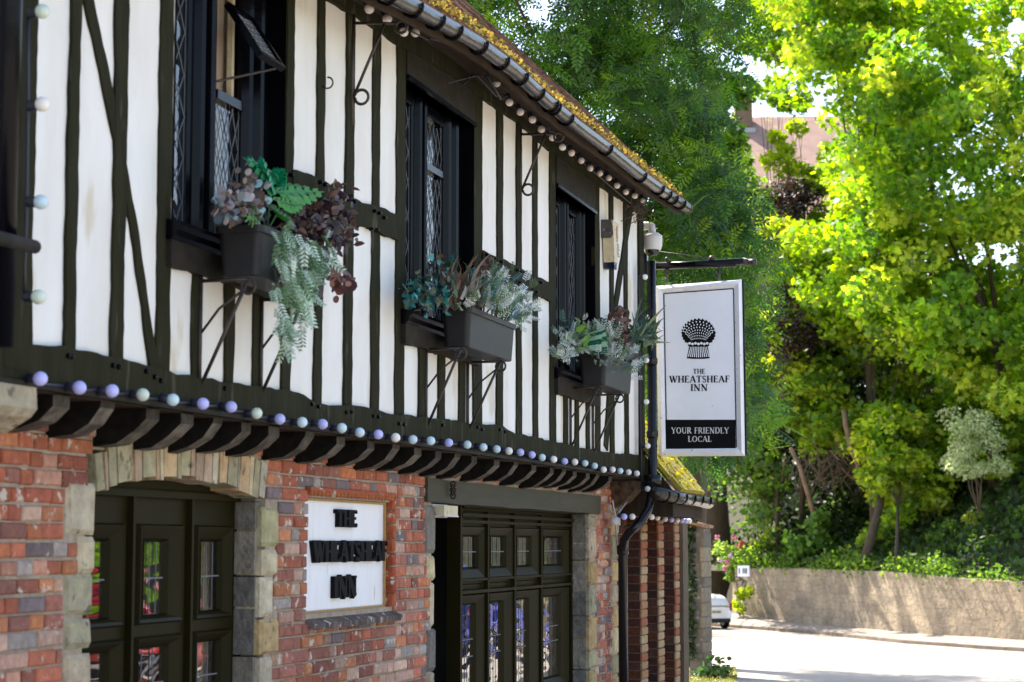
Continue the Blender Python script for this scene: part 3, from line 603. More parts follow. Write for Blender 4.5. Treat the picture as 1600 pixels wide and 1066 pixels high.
# --- timbers with hewn, wandering edges
def timber(name, cl, wd, y0=-.012, y1=.02, mat=None, jit=.0065, parent=None):
    """cl: centre line [(x,z)...], wd: widths"""
    P_ = []; n = 0
    for i in range(len(cl) - 1):
        a, b = cl[i], cl[i + 1]; l = math.hypot(b[0] - a[0], b[1] - a[1]); k = max(1, int(l / .045))
        for j in range(k + (i == len(cl) - 2)):
            t_ = j / k; P_.append((a[0] + (b[0] - a[0]) * t_, a[1] + (b[1] - a[1]) * t_, wd[i] + (wd[i + 1] - wd[i]) * t_))
    top, bot = [], []; ja = jb = 0
    for i, (x, z, w_) in enumerate(P_):
        q0 = P_[max(i - 1, 0)]; q1 = P_[min(i + 1, len(P_) - 1)]; dx, dz = q1[0] - q0[0], q1[1] - q0[1]; l = math.hypot(dx, dz); nx, nz = -dz / l, dx / l
        ja = ja * .82 + U(-jit, jit) * .8; jb = jb * .82 + U(-jit, jit) * .8
        top.append((x + nx * (w_ / 2 + ja), z + nz * (w_ / 2 + ja))); bot.append((x - nx * (w_ / 2 + jb), z - nz * (w_ / 2 + jb)))
    return MB().strip(top, bot, y0 + U(-.003, .003), y1).build(name, mat or m_timber, parent or inn)
def stud(pl, pr, py, z0=None, z1=None, lean=0, nm='stud'):
    xa, xb = X(pl, py), X(pr, py); c = (xa + xb) / 2
    z0 = zb(c) - .06 if z0 is None else z0; z1 = zt(c) + .08 if z1 is None else z1; w_ = (xb - xa) * .9
    timber(nm, [(c + lean, z0), (c + U(-.008, .008), (z0 + z1) / 2), (c - lean, z1)], [w_ * U(.97, 1.12), w_, w_ * U(.95, 1.05)])
for a in [(28, 50, 300), (101, 117, 300), (173, 193, 300), (243, 266, 300)]: stud(*a, lean=.012)
for a in [(298, 313, 500), (348, 362, 520), (393, 407, 540), (437, 450, 560)]: stud(*a, z1=2.96)
for a in [(491, 504, 300), (536, 549, 400), (579, 592, 400)]: stud(*a)
for a in [(651, 662, 590), (682, 693, 600), (715, 724, 610)]: stud(*a, z1=2.95)
for a in [(774, 784, 500), (805, 813, 450), (831, 839, 450)]: stud(*a)
for a in [(879, 886, 640), (897, 903, 640), (914, 920, 650)]: stud(*a, z1=2.92)
for a in [(951, 957, 450), (974, 980, 500)]: stud(*a)
for a in [(441, 455, 300), (616, 631, 400), (738, 752, 400), (857, 867, 400), (928, 936, 400)]: stud(*a, nm='window_post')
timber('corner_post', [(XC - .07, 2.35), (XC - .07, 4.8)], [.19, .19], -.02)
timber('brace', [FY(126, -40), FY(160, 110), FY(206, 350), FY(238, 585)], [.075, .07, .06, .065])
timber('brace', [FY(985, 318), FY(960, 480), FY(945, 700)], [.13, .12, .13])
timber('mid_rail', [FY(452, 284), FY(490, 298), FY(520, 315), FY(560, 336), FY(618, 357)], [.12, .135, .135, .13, .13], -.022, jit=.006)
timber('mid_rail', [FY(750, 408), FY(783, 422), FY(808, 434), FY(839, 449), FY(860, 458)], [.14, .14, .135, .13, .13], -.022, jit=.006)
timber('mid_rail', [FY(935, 500), FY(1003, 530)], [.05, .05], -.004)
# bressumer
top = []; bot = []; x = 5.2
while x < XC + .02:
    top.append((x, zb(x) + U(-.006, .006))); bot.append((x, 2.352 + .0022 * (x - 6))); x += .07
MB().strip(top, bot, -.03, .05).build('bressumer', m_timber, inn)
MB().strip([(5.2, 2.362), (XC + .02, 2.386)], [(5.2, 2.342), (XC + .02, 2.366)], -.045, .0).build('jetty_moulding', m_joist, inn)
mb = MB(); mb.strip([(5.2, 2.352), (XC, 2.372)], [(5.2, 2.338), (XC, 2.358)], .0, .24); mb.build('jetty_soffit', m_soffit, inn)
# wall plate under the eaves
top = []; bot = []; x = 5.2
while x < XC + .02: bot.append((x, zt(x) - .0 + U(-.006, .006))); top.append((x, zt(x) + .12)); x += .09
MB().strip(top, bot, -.028, .01).build('wall_plate', m_timber, inn)
# pegs
for pts in ([(105, 556), (110, 558), (175, 571), (184, 573), (227, 580), (240, 590), (250, 594), (350, 606), (486, 632), (496, 636), (540, 644), (548, 643), (582, 650), (590, 652), (622, 663), (630, 664), (690, 665), (745, 668), (752, 672), (780, 672), (788, 675)],
            [(455, 273), (500, 285), (508, 289), (545, 312), (553, 315), (585, 330), (592, 333), (580, 358), (588, 360), (600, 340)],
            [(760, 398), (775, 406), (783, 409), (808, 422), (815, 425), (805, 438), (812, 442), (832, 454), (838, 457), (836, 438), (845, 441)]):
    for (a, b) in pts:
        x, z = FY(a, b, -.03); MB().lathe([(.011, 0), (.010, .022), (.004, .026)], (x, -.02, z), (0, -1, U(-.2, .2)), 8).build('peg', m_black, inn)
# --- windows
def ring(mb, o, i, yo, yi, c=(1, 1, 1)):
    (x0, x1, z0, z1), (a0, a1, b0, b1) = o, i
    V = [(x0, yo, z0), (x1, yo, z0), (x1, yo, z1), (x0, yo, z1), (a0, yi, b0), (a1, yi, b0), (a1, yi, b1), (a0, yi, b1)]
    for f in ((0, 1, 5, 4), (1, 2, 6, 5), (2, 3, 7, 6), (3, 0, 4, 7)): mb.add([V[q] for q in f], [(0, 1, 2, 3)], c)
def lattice(name, x0, x1, z0, z1, y, par, pw=.115, ph=.185, r_=.0024):
    mb = MB(); x0 += .002; x1 -= .002
    s = ph / pw
    for sg in (1, -1):
        c = -40 * ph
        # lines z = s*sg*x + c clipped to the pane
        base = z0 - sg * s * x0
        k = int(-((x1 - x0) * s) / ph) - 2
        while k < (z1 - z0 + (x1 - x0) * s) / ph + 2:
            c = base + k * ph * 1.0; k += 1; pts = []
            for t_ in range(0, 21):
                xx = x0 + (x1 - x0) * t_ / 20; zz = sg * s * xx + c
                if z0 < zz < z1: pts.append((xx, y + .003 * math.sin(zz * 23 + xx * 7), zz))
            if len(pts) > 1: mb.tube([pts[0], pts[len(pts) // 2], pts[-1]] if len(pts) > 2 else pts, r_, 4)
    for xx in (x0, x1): mb.tube([(xx, y, z0), (xx, y, z1)], r_, 4)
    return mb.build(name, m_lead, par)
def bars(name, x0, x1, z0, z1, y0, prof, par):
    """vertical moulded member: prof = list of (fraction, depth)"""
    mb = MB(); poly = [(x0 + (x1 - x0) * f, y0 + d) for f, d in prof]; poly = [(x0, y0 + .09)] + poly + [(x1, y0 + .09)]
    mb.prism([(a, b, z0) for a, b in poly], (0, 0, z1 - z0)); return mb.build(name, m_black, par)
MULL = [(0, .03), (.06, .022), (.12, .03), (.2, .03), (.26, .0), (.33, -.008), (.4, 0), (.42, .028), (.58, .028), (.6, 0), (.67, -.008), (.74, 0), (.8, .03), (.88, .03), (.94, .022), (1, .03)]
def window(i, g1, mull, g2, fr, zs, zh, lab, cur=True):
    x0, x1 = W[i]; YR = .10
    wd = MB(); ring(wd, (x0, x1, zs, zh), (x0, x1, zs, zh), -.01, YR + .06)
    wn = wd.build('window', m_black, inn); wn['label'] = lab
    a0 = X(g1[0], 300, YR) - .04; a1 = X(g1[1], 300, YR); b0 = X(g2[0], 300, YR); b1 = X(g2[1], 300, YR)
    bars('mullion', a1, b0, zs, zh, YR - .03, MULL, wn)
    bars('frame', b1, x1, zs, zh, YR - .03, [(0, .03), (.08, .0), (.16, -.01), (.24, 0), (.28, .02), (.42, .02), (.48, -.012), (.56, -.02), (.64, -.012), (.7, .015), (1, .015)], wn)
    bars('frame', x0, x0 + .05, zs, zh, YR - .03, [(0, 0), (1, 0)], wn)
    for (p, q) in ((x0 + .05, a1), (b0, b1)):
        MB().box(p, q, YR - .01, YR + .05, zh - .07, zh).build('head_rail', m_black, wn)
        MB().box(p, q, YR - .01, YR + .05, zs, zs + .05).build('bottom_rail', m_black, wn)
    return wn, (x0 + .05, a1, b0, b1), YR
def pane(x0, x1, z0, z1, y, par, mat=None):
    o = MB().add([(x0, y, z0), (x1, y, z0), (x1, y, z1), (x0, y, z1)], [(0, 1, 2, 3)]).build('pane', mat or m_glass, par); return o
wn, (p0, p1, b0, b1), YR = window(0, (268, 290), None, (335, 375), None, 3.12, WZT, 'large dark window with its top light propped open', True)
pane(p0, p1, 3.17, WZT - .07, YR + .02, wn); lattice('lead_lattice', p0, p1, 3.17, WZT - .07, YR + .012, wn)
zt1 = Z(350, 150, YR)
pane(b0, b1, 3.17, zt1 - .03, YR + .02, wn); lattice('lead_lattice', b0, b1, 3.17, zt1 - .03, YR + .012, wn, .08, .17)
MB().box(b0, b1, YR - .01, YR + .05, zt1 - .03, zt1 + .012).build('transom', m_black, wn)
# curtain inside
mb = MB(); k = 40
for j in range(k + 1):
    x = b0 - .35 + (b1 - b0 + .5) * j / k; mb.v += [(x, YR + .11 + .02 * math.sin(j * 1.3), 3.1), (x, YR + .11 + .02 * math.sin(j * 1.3 + .4), 4.4)]; mb.c += [(1, 1, 1)] * 2
mb.f = [(2 * j, 2 * j + 2, 2 * j + 3, 2 * j + 1) for j in range(k)]; mb.build('curtain', m_curtain, wn, True)
MB().box(b1 - .045, b1 - .02, YR + .03, YR + .055, zt1 + .02, WZT).build('sash_edge', m_cream, wn)
# propped light, hinged at its head
def atX(px, py, xx):
    d = ray(px, py); t = xx / d.x; return Vector((xx, -D + d.y * t, EYE + d.z * t))
lb = atX(402, 90, b0); lt = atX(345, 2, b0); dr = (lt - lb) / (lt.y - lb.y); hg = lb + dr * (YR - .03 - lb.y)
wv = Vector((X(375, 100, YR) - b0 + .02, 0, 0)); up_ = (hg - lb); nrm = wv.cross(up_).normalized() * .03
fr = MB(); h = .024
fr.obox(lb, wv, up_.normalized() * h, nrm); fr.obox(hg - up_.normalized() * h, wv, up_.normalized() * h, nrm)
fr.obox(lb + up_.normalized() * h, wv.normalized() * h, up_ - up_.normalized() * 2 * h, nrm); fr.obox(lb + up_.normalized() * h + wv - wv.normalized() * h, wv.normalized() * h, up_ - up_.normalized() * 2 * h, nrm)
cs_ = fr.build('open_light', m_black, wn)
q = lb + up_.normalized() * h + wv.normalized() * h + nrm * .5; w2 = wv - wv.normalized() * 2 * h; u2 = up_ - up_.normalized() * 2 * h
MB().add([q, q + w2, q + w2 + u2, q + u2], [(0, 1, 2, 3)]).build('pane', m_glass, cs_)
lm = MB()
for k in range(1, 4): lm.tube([q + w2 * (k / 4), q + w2 * (k / 4) + u2], .003, 4)
for k in range(-1, 8):
    for sg in (0, 1):
        f0, f1 = k / 7, (k + 1.6) / 7
        a_, b_ = (max(f0, 0), min(f1, 1)); lm.tube([q + u2 * a_ + w2 * sg, q + u2 * b_ + w2 * (1 - sg)], .003, 4)
lm.build('lead_lattice', m_lead, cs_)
MB().tube([(b0 - .02, YR, Z(342, 132, YR)), lb + wv * .75 + Vector((0, 0, -.0))], .006, 6).build('stay', m_iron, wn)
wn, (p0, p1, b0, b1), YR = window(1, (632, 642), None, (665, 692), None, 3.10, WZT, 'middle dark leaded window under the eaves')
pane(p0, p1, 3.15, WZT - .07, YR + .02, wn); lattice('lead_lattice', p0, p1, 3.15, WZT - .07, YR + .012, wn)
z2 = Z(680, 268, YR)
for a, b in ((3.15, z2 - .02), (z2 + .02, WZT - .07)): pane(b0, b1, a, b, YR + .02, wn); lattice('lead_lattice', b0, b1, a, b, YR + .012, wn, .075, .16)
MB().box(b0, b1, YR - .01, YR + .05, z2 - .02, z2 + .02).build('transom', m_black, wn)
MB().add([(b0 - .2, YR + .12, 3.1), (b1 + .2, YR + .12, 3.1), (b1 + .2, YR + .12, 4.4), (b0 - .2, YR + .12, 4.4)], [(0, 1, 2, 3)]).build('curtain', m_curtain, wn)
wn, (p0, p1, b0, b1), YR = window(2, (868, 873), None, (885, 899), None, 3.08, WZT, 'narrow looking dark window nearest the sign')
for a, b in ((p0, p1), (b0, b1)): pane(a, b, 3.13, WZT - .07, YR + .02, wn); lattice('lead_lattice', a, b, 3.13, WZT - .07, YR + .012, wn, .08, .16)
for i, (x0, x1) in enumerate(W):   # sills, heads
    zs = (3.12, 3.10, 3.08)[i]; e = .07
    mb = MB(); mb.prism([(x0 - e, .0, zs + .0), (x0 - e, -.075, zs - .012), (x0 - e, -.08, zs - .03), (x0 - e, -.06, zs - .045), (x0 - e, -.055, zs - .07), (x0 - e, -.035, zs - .085), (x0 - e, .0, zs - .085)], (x1 - x0 + 2 * e, 0, 0)); mb.build('window_sill', m_black, inn)
    timber('sill_beam', [(x0 - .06, zs - .135), (x1 + .06, zs - .135)], [.12, .12], -.035, .02, mat=m_joist)
    MB().box(x0, x1, -.02, YR + .07, zs - .08, zs).build('sill_board', m_black, inn)
    MB().pxz([(x0, WZT), (x1, WZT), (x1, zt(x1) + .1), (x0, zt(x0) + .1)], -.016, YR + .07).build('window_head', m_joist, inn)
    MB().box(x0, x1, -.03, -.012, WZT - .012, WZT + .012).build('head_mould', m_black, inn)
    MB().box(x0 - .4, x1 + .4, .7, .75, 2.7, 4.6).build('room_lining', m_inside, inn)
# upper floor slab closes the jetty so the rooms are dark
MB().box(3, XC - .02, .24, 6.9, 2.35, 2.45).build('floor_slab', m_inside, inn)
# --- jetty joist ends
m_jend = M('joist_tar', attr=True, rough=.78, n_scale=18, n_amt=.75, bump=.004, b_scale=35, spec=.15)
JX = [95, 168, 238, 292, 342, 385, 428, 486, 533, 580, 620, 653, 685, 716, 741, 776, 807, 834, 862, 882, 898, 918, 934, 953]
for i, px in enumerate(JX):
    c = X(px, 660, .0); hw = .058 * U(.9, 1.12); z0 = 2.345 + .0022 * (c - 6); bot_ = z0 - U(.135, .16); c1 = c + U(-.01, .01)
    if i % 3 == 1: prof = [(.0, z0), (.005, z0 - .03), (.05, z0 - .09), (.12, z0 - .13), (.23, bot_)]
    else: prof = [(.0, z0), (.0, z0 - .05), (.055, z0 - .10), (.13, bot_ + .01), (.23, bot_)]
    mb = MB(); dk = (.012, .011, .009); sh = U(-.02, .02)
    L_ = [(c - hw, y, z) for y, z in prof] + [(c - hw, .23, z0)]; R_ = [(c1 + hw, y, z) for y, z in prof] + [(c1 + hw, .23, z0)]
    mb.add(L_, [tuple(range(len(L_)))], dk); mb.add(R_, [tuple(range(len(R_)))[::-1]], dk)
    for k in range(len(prof) - 1):
        g_ = U(.11, .20) if k > 0 else U(.05, .09); mb.add([L_[k], L_[k + 1], R_[k + 1], R_[k]], [(0, 1, 2, 3)], (g_, g_ * .86, g_ * .7))
    mb.build('joist_end', m_jend, inn)
# corner bracket, brownish
mb = MB(); c = (.16, .11, .07); xa, xb = XC - .33, XC + .0
mb.prism([(xa, -.0, 2.35), (xa + .02, .0, 2.28), (xa + .06, .1, 2.18), (xa + .1, .2, 2.12), (xa + .1, .23, 2.12), (xa, .23, 2.35)], (.16, -.03, 0), c); mb.build('corner_bracket', m_jend, inn)
# ============================================================ ground floor
YW = .22
D1 = (X(147, 850, YW), X(410, 850, YW)); D2 = (X(680, 850, YW), X(922, 850, YW)); XE = X(966, 850, YW)
PLQ = (X(483, 870, .27), X(599, 870, .22), 1.455, 2.04); PL = (X(481, 870, YW), X(611, 870, YW), 1.45, 2.045)
LNT = (X(665, 770, YW), X(936, 780, YW), 2.06, 2.205)
A3 = [FY(147, 753, YW), FY(262, 745, YW), FY(398, 782, YW)]
def circ(a, b, c):
    ax, ay = a; bx, by = b; cx, cy = c; d = 2 * (ax * (by - cy) + bx * (cy - ay) + cx * (ay - by))
    ux = ((ax * ax + ay * ay) * (by - cy) + (bx * bx + by * by) * (cy - ay) + (cx * cx + cy * cy) * (ay - by)) / d
    uy = ((ax * ax + ay * ay) * (cx - bx) + (bx * bx + by * by) * (ax - cx) + (cx * cx + cy * cy) * (bx - ax)) / d
    return ux, uy, math.hypot(ax - ux, ay - uy)
mx_ = (D1[0] + D1[1]) / 2
cx_, cz_, cr_ = circ((D1[0], 2.015), (mx_, 2.095), (D1[1], 2.015))
def arcz(x): return cz_ + math.sqrt(max(cr_ ** 2 - (x - cx_) ** 2, 0))
AH = .17
# backing (mortar) around the openings
mb = MB(); yb, ye = YW + .012, YW + .3
mb.box(3, D1[0] - .06, yb, ye, 0, 2.345); mb.box(D1[1] + .06, PL[0] - .02, yb, ye, 0, 2.345)
mb.box(PL[1] + .02, D2[0] - .04, yb, ye, 0, 2.345); mb.box(PL[0] - .02, PL[1] + .02, yb, ye, 0, PL[2]); mb.box(PL[0] - .02, PL[1] + .02, yb, ye, PL[3], 2.345)
mb.box(PL[0] - .02, PL[1] + .02, YW + .08, ye, PL[2], PL[3])
mb.box(D1[0] - .06, D1[1] + .06, yb, ye, 2.18, 2.345); mb.box(D2[0] - .04, D2[1] + .04, yb, ye, 2.15, 2.345); mb.box(D2[1] + .04, XE - .01, yb, ye, 0, 2.345)
mb.box(XE - .3, XE - .01, ye, 6, 0, 2.345); mb.box(3, 3.2, ye, 6, 0, 2.345)
mb.build('mortar_core', m_mortar, inn)
BP = [(.42, .13, .07), (.50, .17, .08), (.38, .11, .065), (.34, .12, .08), (.56, .22, .11), (.30, .13, .10), (.50, .25, .17), (.40, .12, .07), (.20, .15, .15), (.36, .30, .27), (.28, .10, .07), (.54, .35, .26), (.44, .14, .08), (.52, .20, .09), (.48, .28, .21), (.42, .15, .09), (.50, .30, .20), (.36, .14, .10)]
def blk(mb, x0, x1, z0, z1, y, dep, c, bev=.006, jit=.003):
    """one brick or stone with softened, uneven arrises"""
    x0 += U(-jit, jit); x1 += U(-jit, jit); z0 += U(-jit, jit); z1 += U(-jit, jit); y += U(-.003, .003)
    def rect(i, yy): return [(x0 + i * U(.6, 1.5), yy, z0 + i * U(.6, 1.5)), (x1 - i * U(.6, 1.5), yy, z0 + i * U(.6, 1.5)), (x1 - i * U(.6, 1.5), yy, z1 - i * U(.6, 1.5)), (x0 + i * U(.6, 1.5), yy, z1 - i * U(.6, 1.5))]
    V = rect(0, y + dep) + rect(0, y + bev) + rect(bev, y)
    F = [(8, 9, 10, 11)] + [(4 + k, 4 + (k + 1) % 4, 8 + (k + 1) % 4, 8 + k) for k in range(4)] + [(k, (k + 1) % 4, 4 + (k + 1) % 4, 4 + k) for k in range(4)]
    mb.add(V, F, c)
def brickwork(name, x0, x1, z0, z1, blocked, y=YW, par=None, pitch=.0675, dep=.03, pal=BP, dirty=0):
    mb = MB(); z = z0; r_ = 0
    while z < z1 - .02:
        h = pitch - .011 + U(-.002, .002); bl = sorted(blocked(z + h / 2)) + [(x1, x1 + 1)]; a = x0
        for s, e in bl:
            if s > a + .03:
                x = a - (0 if a > x0 else U(0, .2)); first = True
                while x < s - .02:
                    l = random.choice([.205, .20, .10, .10, .10, .15]) * U(.88, 1.08)
                    xe = x + l
                    if s - xe < .05: xe = s - .004
                    nz = noise.noise(Vector((x * 1.1, z * 1.9, 3.3))); c = pal[int(min(len(pal) - 1, max(0, (nz * .9 + .5) * len(pal) + random.gauss(0, 3.6))))] if len(pal) > 6 else random.choice(pal); k = U(.85, 1.3) * (1 + .35 * noise.noise(Vector((x * .7, z * 1.3, 9)))); blk(mb, max(x, a), min(xe, s - .004), z, min(z + h, z1), y, dep, (c[0] * k, c[1] * k, c[2] * k))
                    x = xe + U(.008, .014)
            a = max(a, e)
        z += pitch; r_ += 1
    return mb.build(name, m_brickd if par else m_brick, par or inn)
# stone quoins first: they define what the brick must avoid
SP = [(.62, .52, .31), (.50, .45, .26), (.66, .56, .38), (.46, .41, .24), (.54, .38, .19), (.50, .40, .28), (.64, .55, .40), (.40, .36, .24)]
GP = [(.22, .20, .17), (.30, .26, .21), (.36, .32, .25), (.20, .18, .16), (.42, .34, .21), (.28, .25, .20)]
QB = []
def quoin(xedge, side, z0, z1, wmin, wmax, hmin, hmax, deep=.17, pal=SP):
    mb = MB(); z = z0
    while z < z1 - .03:
        h = min(U(hmin, hmax), z1 - z); h = z1 - z if z1 - z - h < .06 else h
        w_ = U(wmin, wmax); c = random.choice(pal); k = U(.8, 1.12); xa, xb = (xedge - w_, xedge) if side < 0 else (xedge, xedge + w_)
        if side < 0: xb += U(-.012, .008)
        else: xa += U(-.008, .012)
        blk(mb, xa, xb, z, z + h - .012, YW - .006, deep, (c[0] * k, c[1] * k, c[2] * k), .018, .009)
        QB.append((min(xa, xb) - .008, max(xa, xb) + .008, z - .004, z + h)); z += h
    return mb.build('stone_quoin', m_stone, inn)
quoin(D1[0], -1, 0, 2.05, .10, .24, .12, .26); quoin(D1[1], 1, 0, 2.0, .13, .25, .12, .24)
quoin(D2[0], -1, 0, 2.06, .07, .2, .14, .3, pal=SP + GP); quoin(D2[1], 1, 0, 2.06, .17, .3, .14, .3)
XQ = X(948, 850, YW)
quoin(XE, -1, 0, 2.3, .18, .32, .14, .26, deep=.3)
# reveals of rough grey stone on the far side of each doorway
for (xx, zt_) in ((D1[1], 2.02), (D2[1], 2.06)):
    mb = MB(); z = 0
    while z < zt_:
        h = min(U(.12, .26), zt_ - z); c = random.choice(GP); k = U(.8, 1.1)
        mb.obox((xx - .012 + U(-.006, .004), YW + .035, z + .004), (.1, 0, 0), (0, .17, 0), (0, 0, h - .012), (c[0] * k, c[1] * k, c[2] * k)); z += h + .0001
    mb.build('door_reveal', m_stone, inn)
# arch voussoirs
mb = MB(); n_ = 24; x = D1[0] - .05; a0 = math.atan2(arcz(D1[0]) - cz_, D1[0] - cx_); a1 = math.atan2(arcz(D1[1]) - cz_, D1[1] - cx_)
ts = [a0 + (a1 - a0) * (i / n_) for i in range(n_ + 1)]
ts = [ts[0]] + [q + U(-.0075, .0075) * (24 / n_) for q in ts[1:-1]] + [ts[-1]]
for i in range(n_):
    p0_, p1_ = ts[i] - .0012, ts[i + 1] + .0012; r0_, r1_ = cr_ + U(-.012, .010), cr_ + AH + U(-.03, .03); c = random.choice([(.58, .47, .30), (.48, .42, .26), (.62, .43, .25), (.56, .50, .38), (.42, .38, .24), (.52, .38, .27)]); k = U(.8, 1.1)
    poly = [(cx_ + r_ * math.cos(a), cz_ + r_ * math.sin(a)) for r_, a in ((r0_, p0_), (r0_, p1_), (r1_, p1_), (r1_, p0_))]
    poly = [(px, YW - .008 + U(-.004, .004), pz) for px, pz in poly]; mb.prism(poly, (0, .19, 0), (c[0] * k, c[1] * k, c[2] * k))
mb.build('stone_arch', m_stone, inn)
def blocked(z):
    b = []
    if z < 2.02: b.append(D1)
    if z > 1.98:
        xs_ = [q for q in np.linspace(D1[0] - .12, D1[1] + .12, 60) if (q - cx_) ** 2 + (z - cz_) ** 2 < (cr_ + AH + .005) ** 2 and abs(q - mx_) < (D1[1] - D1[0]) / 2 + .06]
        if xs_: b.append((xs_[0], xs_[-1]))
    if z < 2.07: b.append(D2)
    if LNT[2] - .01 < z < LNT[3] + .01: b.append((LNT[0], LNT[1]))
    if PL[2] - .055 < z < PL[3] + .03: b.append((PL[0] - .0, PL[1] + .06))
    for x0, x1, z0, z1 in QB:
        if z0 < z < z1: b.append((x0, x1))
    return b
brickwork('brick_wall', 4.5, XE, 0.0, 2.33, blocked)
# timber lintel
mb = MB(); mb.strip([(LNT[0] + (LNT[1] - LNT[0]) * i / 20, LNT[3] + U(-.004, .004)) for i in range(21)], [(LNT[0] + (LNT[1] - LNT[0]) * i / 20, LNT[2] + U(-.004, .004)) for i in range(21)], YW - .014, YW + .2)
mb.build('timber_lintel', M('grey_green_lintel', (.062, .056, .034), .85, n_scale=4, c2=(.04, .037, .022), bump=.004, b_scale=20, stretch=(.4, 2, 3)), inn)
# plaque surround
RB = [(.40, .085, .035), (.34, .07, .03), (.44, .11, .045)]
mb = MB(); z = PL[2]
while z < PL[3] - .01:
    blk(mb, PL[1] + .002, PL[1] + .056, z, z + .07, YW - .012, .09, random.choice(RB)); z += .0785
mb.build('plaque_surround', m_brick, inn)
mb = MB(); mb.prism([(PL[0] - .02, YW + .06, PL[3]), (PL[0] - .02, YW + .045, PL[3]), (PL[0] - .02, YW - .02, PL[3] + .03), (PL[0] - .02, YW - .02, PL[3] + .05), (PL[0] - .02, YW + .06, PL[3] + .05)], (PL[1] - PL[0] + .08, 0, 0), (.4, .1, .04))
x = PL[0]
while x < PL[1]: mb.ball((x, YW - .012, PL[3] + .022), .016, n=8, m=5, c=(.46, .15, .06)); x += .055
mb.build('plaque_moulding', m_brick, inn)
mb = MB(); x = PL[0] - .02     # sloping sill of tiles on edge
while x < PL[1] + .07:
    c = random.choice([(.12, .09, .08), (.16, .12, .11), (.09, .075, .07), (.2, .15, .13)]); t_ = U(.014, .02); sk = .035
    mb.prism([(x, YW + .06, PL[2] + .0), (x + t_, YW + .06, PL[2] + .0), (x + t_ + sk, YW - .035, PL[2] - .05), (x + sk, YW - .035, PL[2] - .05)], (0, 0, -.03), c); x += t_ + .004
mb.build('plaque_sill', m_brick, inn)
# --- doors
def panel(mb, x0, x1, z0, z1, m, q, Yd):
    """stile ring, raised bolection, then slope into pane rect q"""
    ring(mb, (x0, x1, z0, z1), m, Yd, Yd)
    (a, b, c, d) = m; k = .008; i1 = (a + k, b - k, c + k, d - k); ring(mb, m, i1, Yd, Yd - .022)
    i2 = (a + .022, b - .022, c + .022, d - .022); ring(mb, i1, i2, Yd - .022, Yd - .016)
    s = .75; i3 = tuple(u_ + (v_ - u_) * s for u_, v_ in zip(i2, q)); ring(mb, i2, i3, Yd - .016, Yd + .004)
    i4 = (i3[0] + .004, i3[1] - .004, i3[2] + .004, i3[3] - .004); ring(mb, i3, i4, Yd + .004, Yd - .004); ring(mb, i4, q, Yd - .004, Yd + .02)
def rect(pxa, pxb, pya, pyb, Yd):
    """photo rect -> (x0,x1,z0,z1); heights measured at the middle"""
    c = (pxa + pxb) / 2; return (X(pxa, 850, Yd), X(pxb, 850, Yd), Z(c, pyb, Yd), Z(c, pya, Yd))
def came(par, q, y, nx, nz):
    mb = MB(); (a, b, c, d) = q
    for i in range(1, nx + 1): mb.tube([(a + (b - a) * i / (nx + 1), y, c), (a + (b - a) * i / (nx + 1), y, d)], .0028, 4)
    for z in nz: mb.tube([(a, y, z), (b, y, z)], .0045, 4)
    mb.build('lead_came', m_lead, par)
Yd = .36
dr = thing('door_placeholder', '', '', (0, 0, 0)); bpy.data.objects.remove(dr)
mb = MB(); cols = [(100, 200, 95, 190, 92, 167), (200, 292, 212, 282, 227, 258), (292, 372, 302, 358, 316, 345)]
zr1 = rect(200, 290, 778, 990, Yd); ztop = zr1[3]; zmid = Z(245, 985, Yd); PN = []
cols_x = []
for (a, b, c, d, e, f_) in cols:
    m1 = rect(c, d, 820, 988, Yd); q1 = rect(e, f_, 847, 962, Yd)
    m1 = (m1[0], m1[1], Z(245, 985, Yd) + .03, Z(245, 819, Yd)); q1 = (q1[0], q1[1], Z(240, 960, Yd), Z(240, 847, Yd))
    xa, xb = X(a, 850, Yd), X(b, 850, Yd)
    panel(mb, xa, xb, zmid, ztop, m1, q1, Yd); PN.append(q1)
    m2 = (m1[0], m1[1], .75, zmid - .02); q2 = (X({95: 92, 212: 210, 302: 299}[c], 850, Yd), X({190: 170, 282: 262, 358: 345}[d], 850, Yd), .80, Z(240, 1013, Yd))
    panel(mb, xa, xb, .68, zmid, m2, q2, Yd); PN.append(q2)
    panel(mb, xa, xb, .02, .68, (m1[0], m1[1], .1, .6), (m1[0] + .08, m1[1] - .08, .2, .5), Yd)
    cols_x.append(xb)
    mb.box(m1[0] + .08, m1[1] - .08, Yd + .019, Yd + .03, .2, .5)
dd = mb.build('door', m_door, inn); dd['label'] = 'dark olive panelled door under the stone arch'
for q in PN:
    pane(*q, Yd + .02, dd, m_glassd); came(dd, q, Yd + .012, 2, [(q[2] + q[3]) / 2] if q[2] > 1 else [1.2])
mb = MB()
for xb in cols_x[:-1]: mb.box(xb - .012, xb + .012, Yd - .03, Yd - .0, .02, ztop)
mb.box(X(100, 850, Yd), D1[1], Yd - .03, Yd + .02, ztop, ztop + .03)
mb.build('door_moulding', m_door, dd)
pts = [(D1[0] + (D1[1] - D1[0]) * i / 16, arcz(D1[0] + (D1[1] - D1[0]) * i / 16) + .03) for i in range(17)]
mb = MB(); mb.pxz([(D1[0], ztop + .03), (D1[1], ztop + .03)] + pts[::-1], Yd, Yd + .03); mb.box(cols_x[-1], D1[1] + .02, Yd - .02, Yd + .03, 0, ztop); mb.build('tympanum', m_door, dd)
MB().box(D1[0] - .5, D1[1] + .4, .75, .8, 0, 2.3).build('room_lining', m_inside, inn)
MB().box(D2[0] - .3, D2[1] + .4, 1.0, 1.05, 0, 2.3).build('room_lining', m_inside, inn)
Yd = .38
mb = MB(); PN = []; cx2 = [(715, 757, 717, 753, 721, 746), (757, 799, 760, 797, 768, 789), (799, 841, 802, 838, 809, 828), (841, 889, 844, 885, 851, 878)]
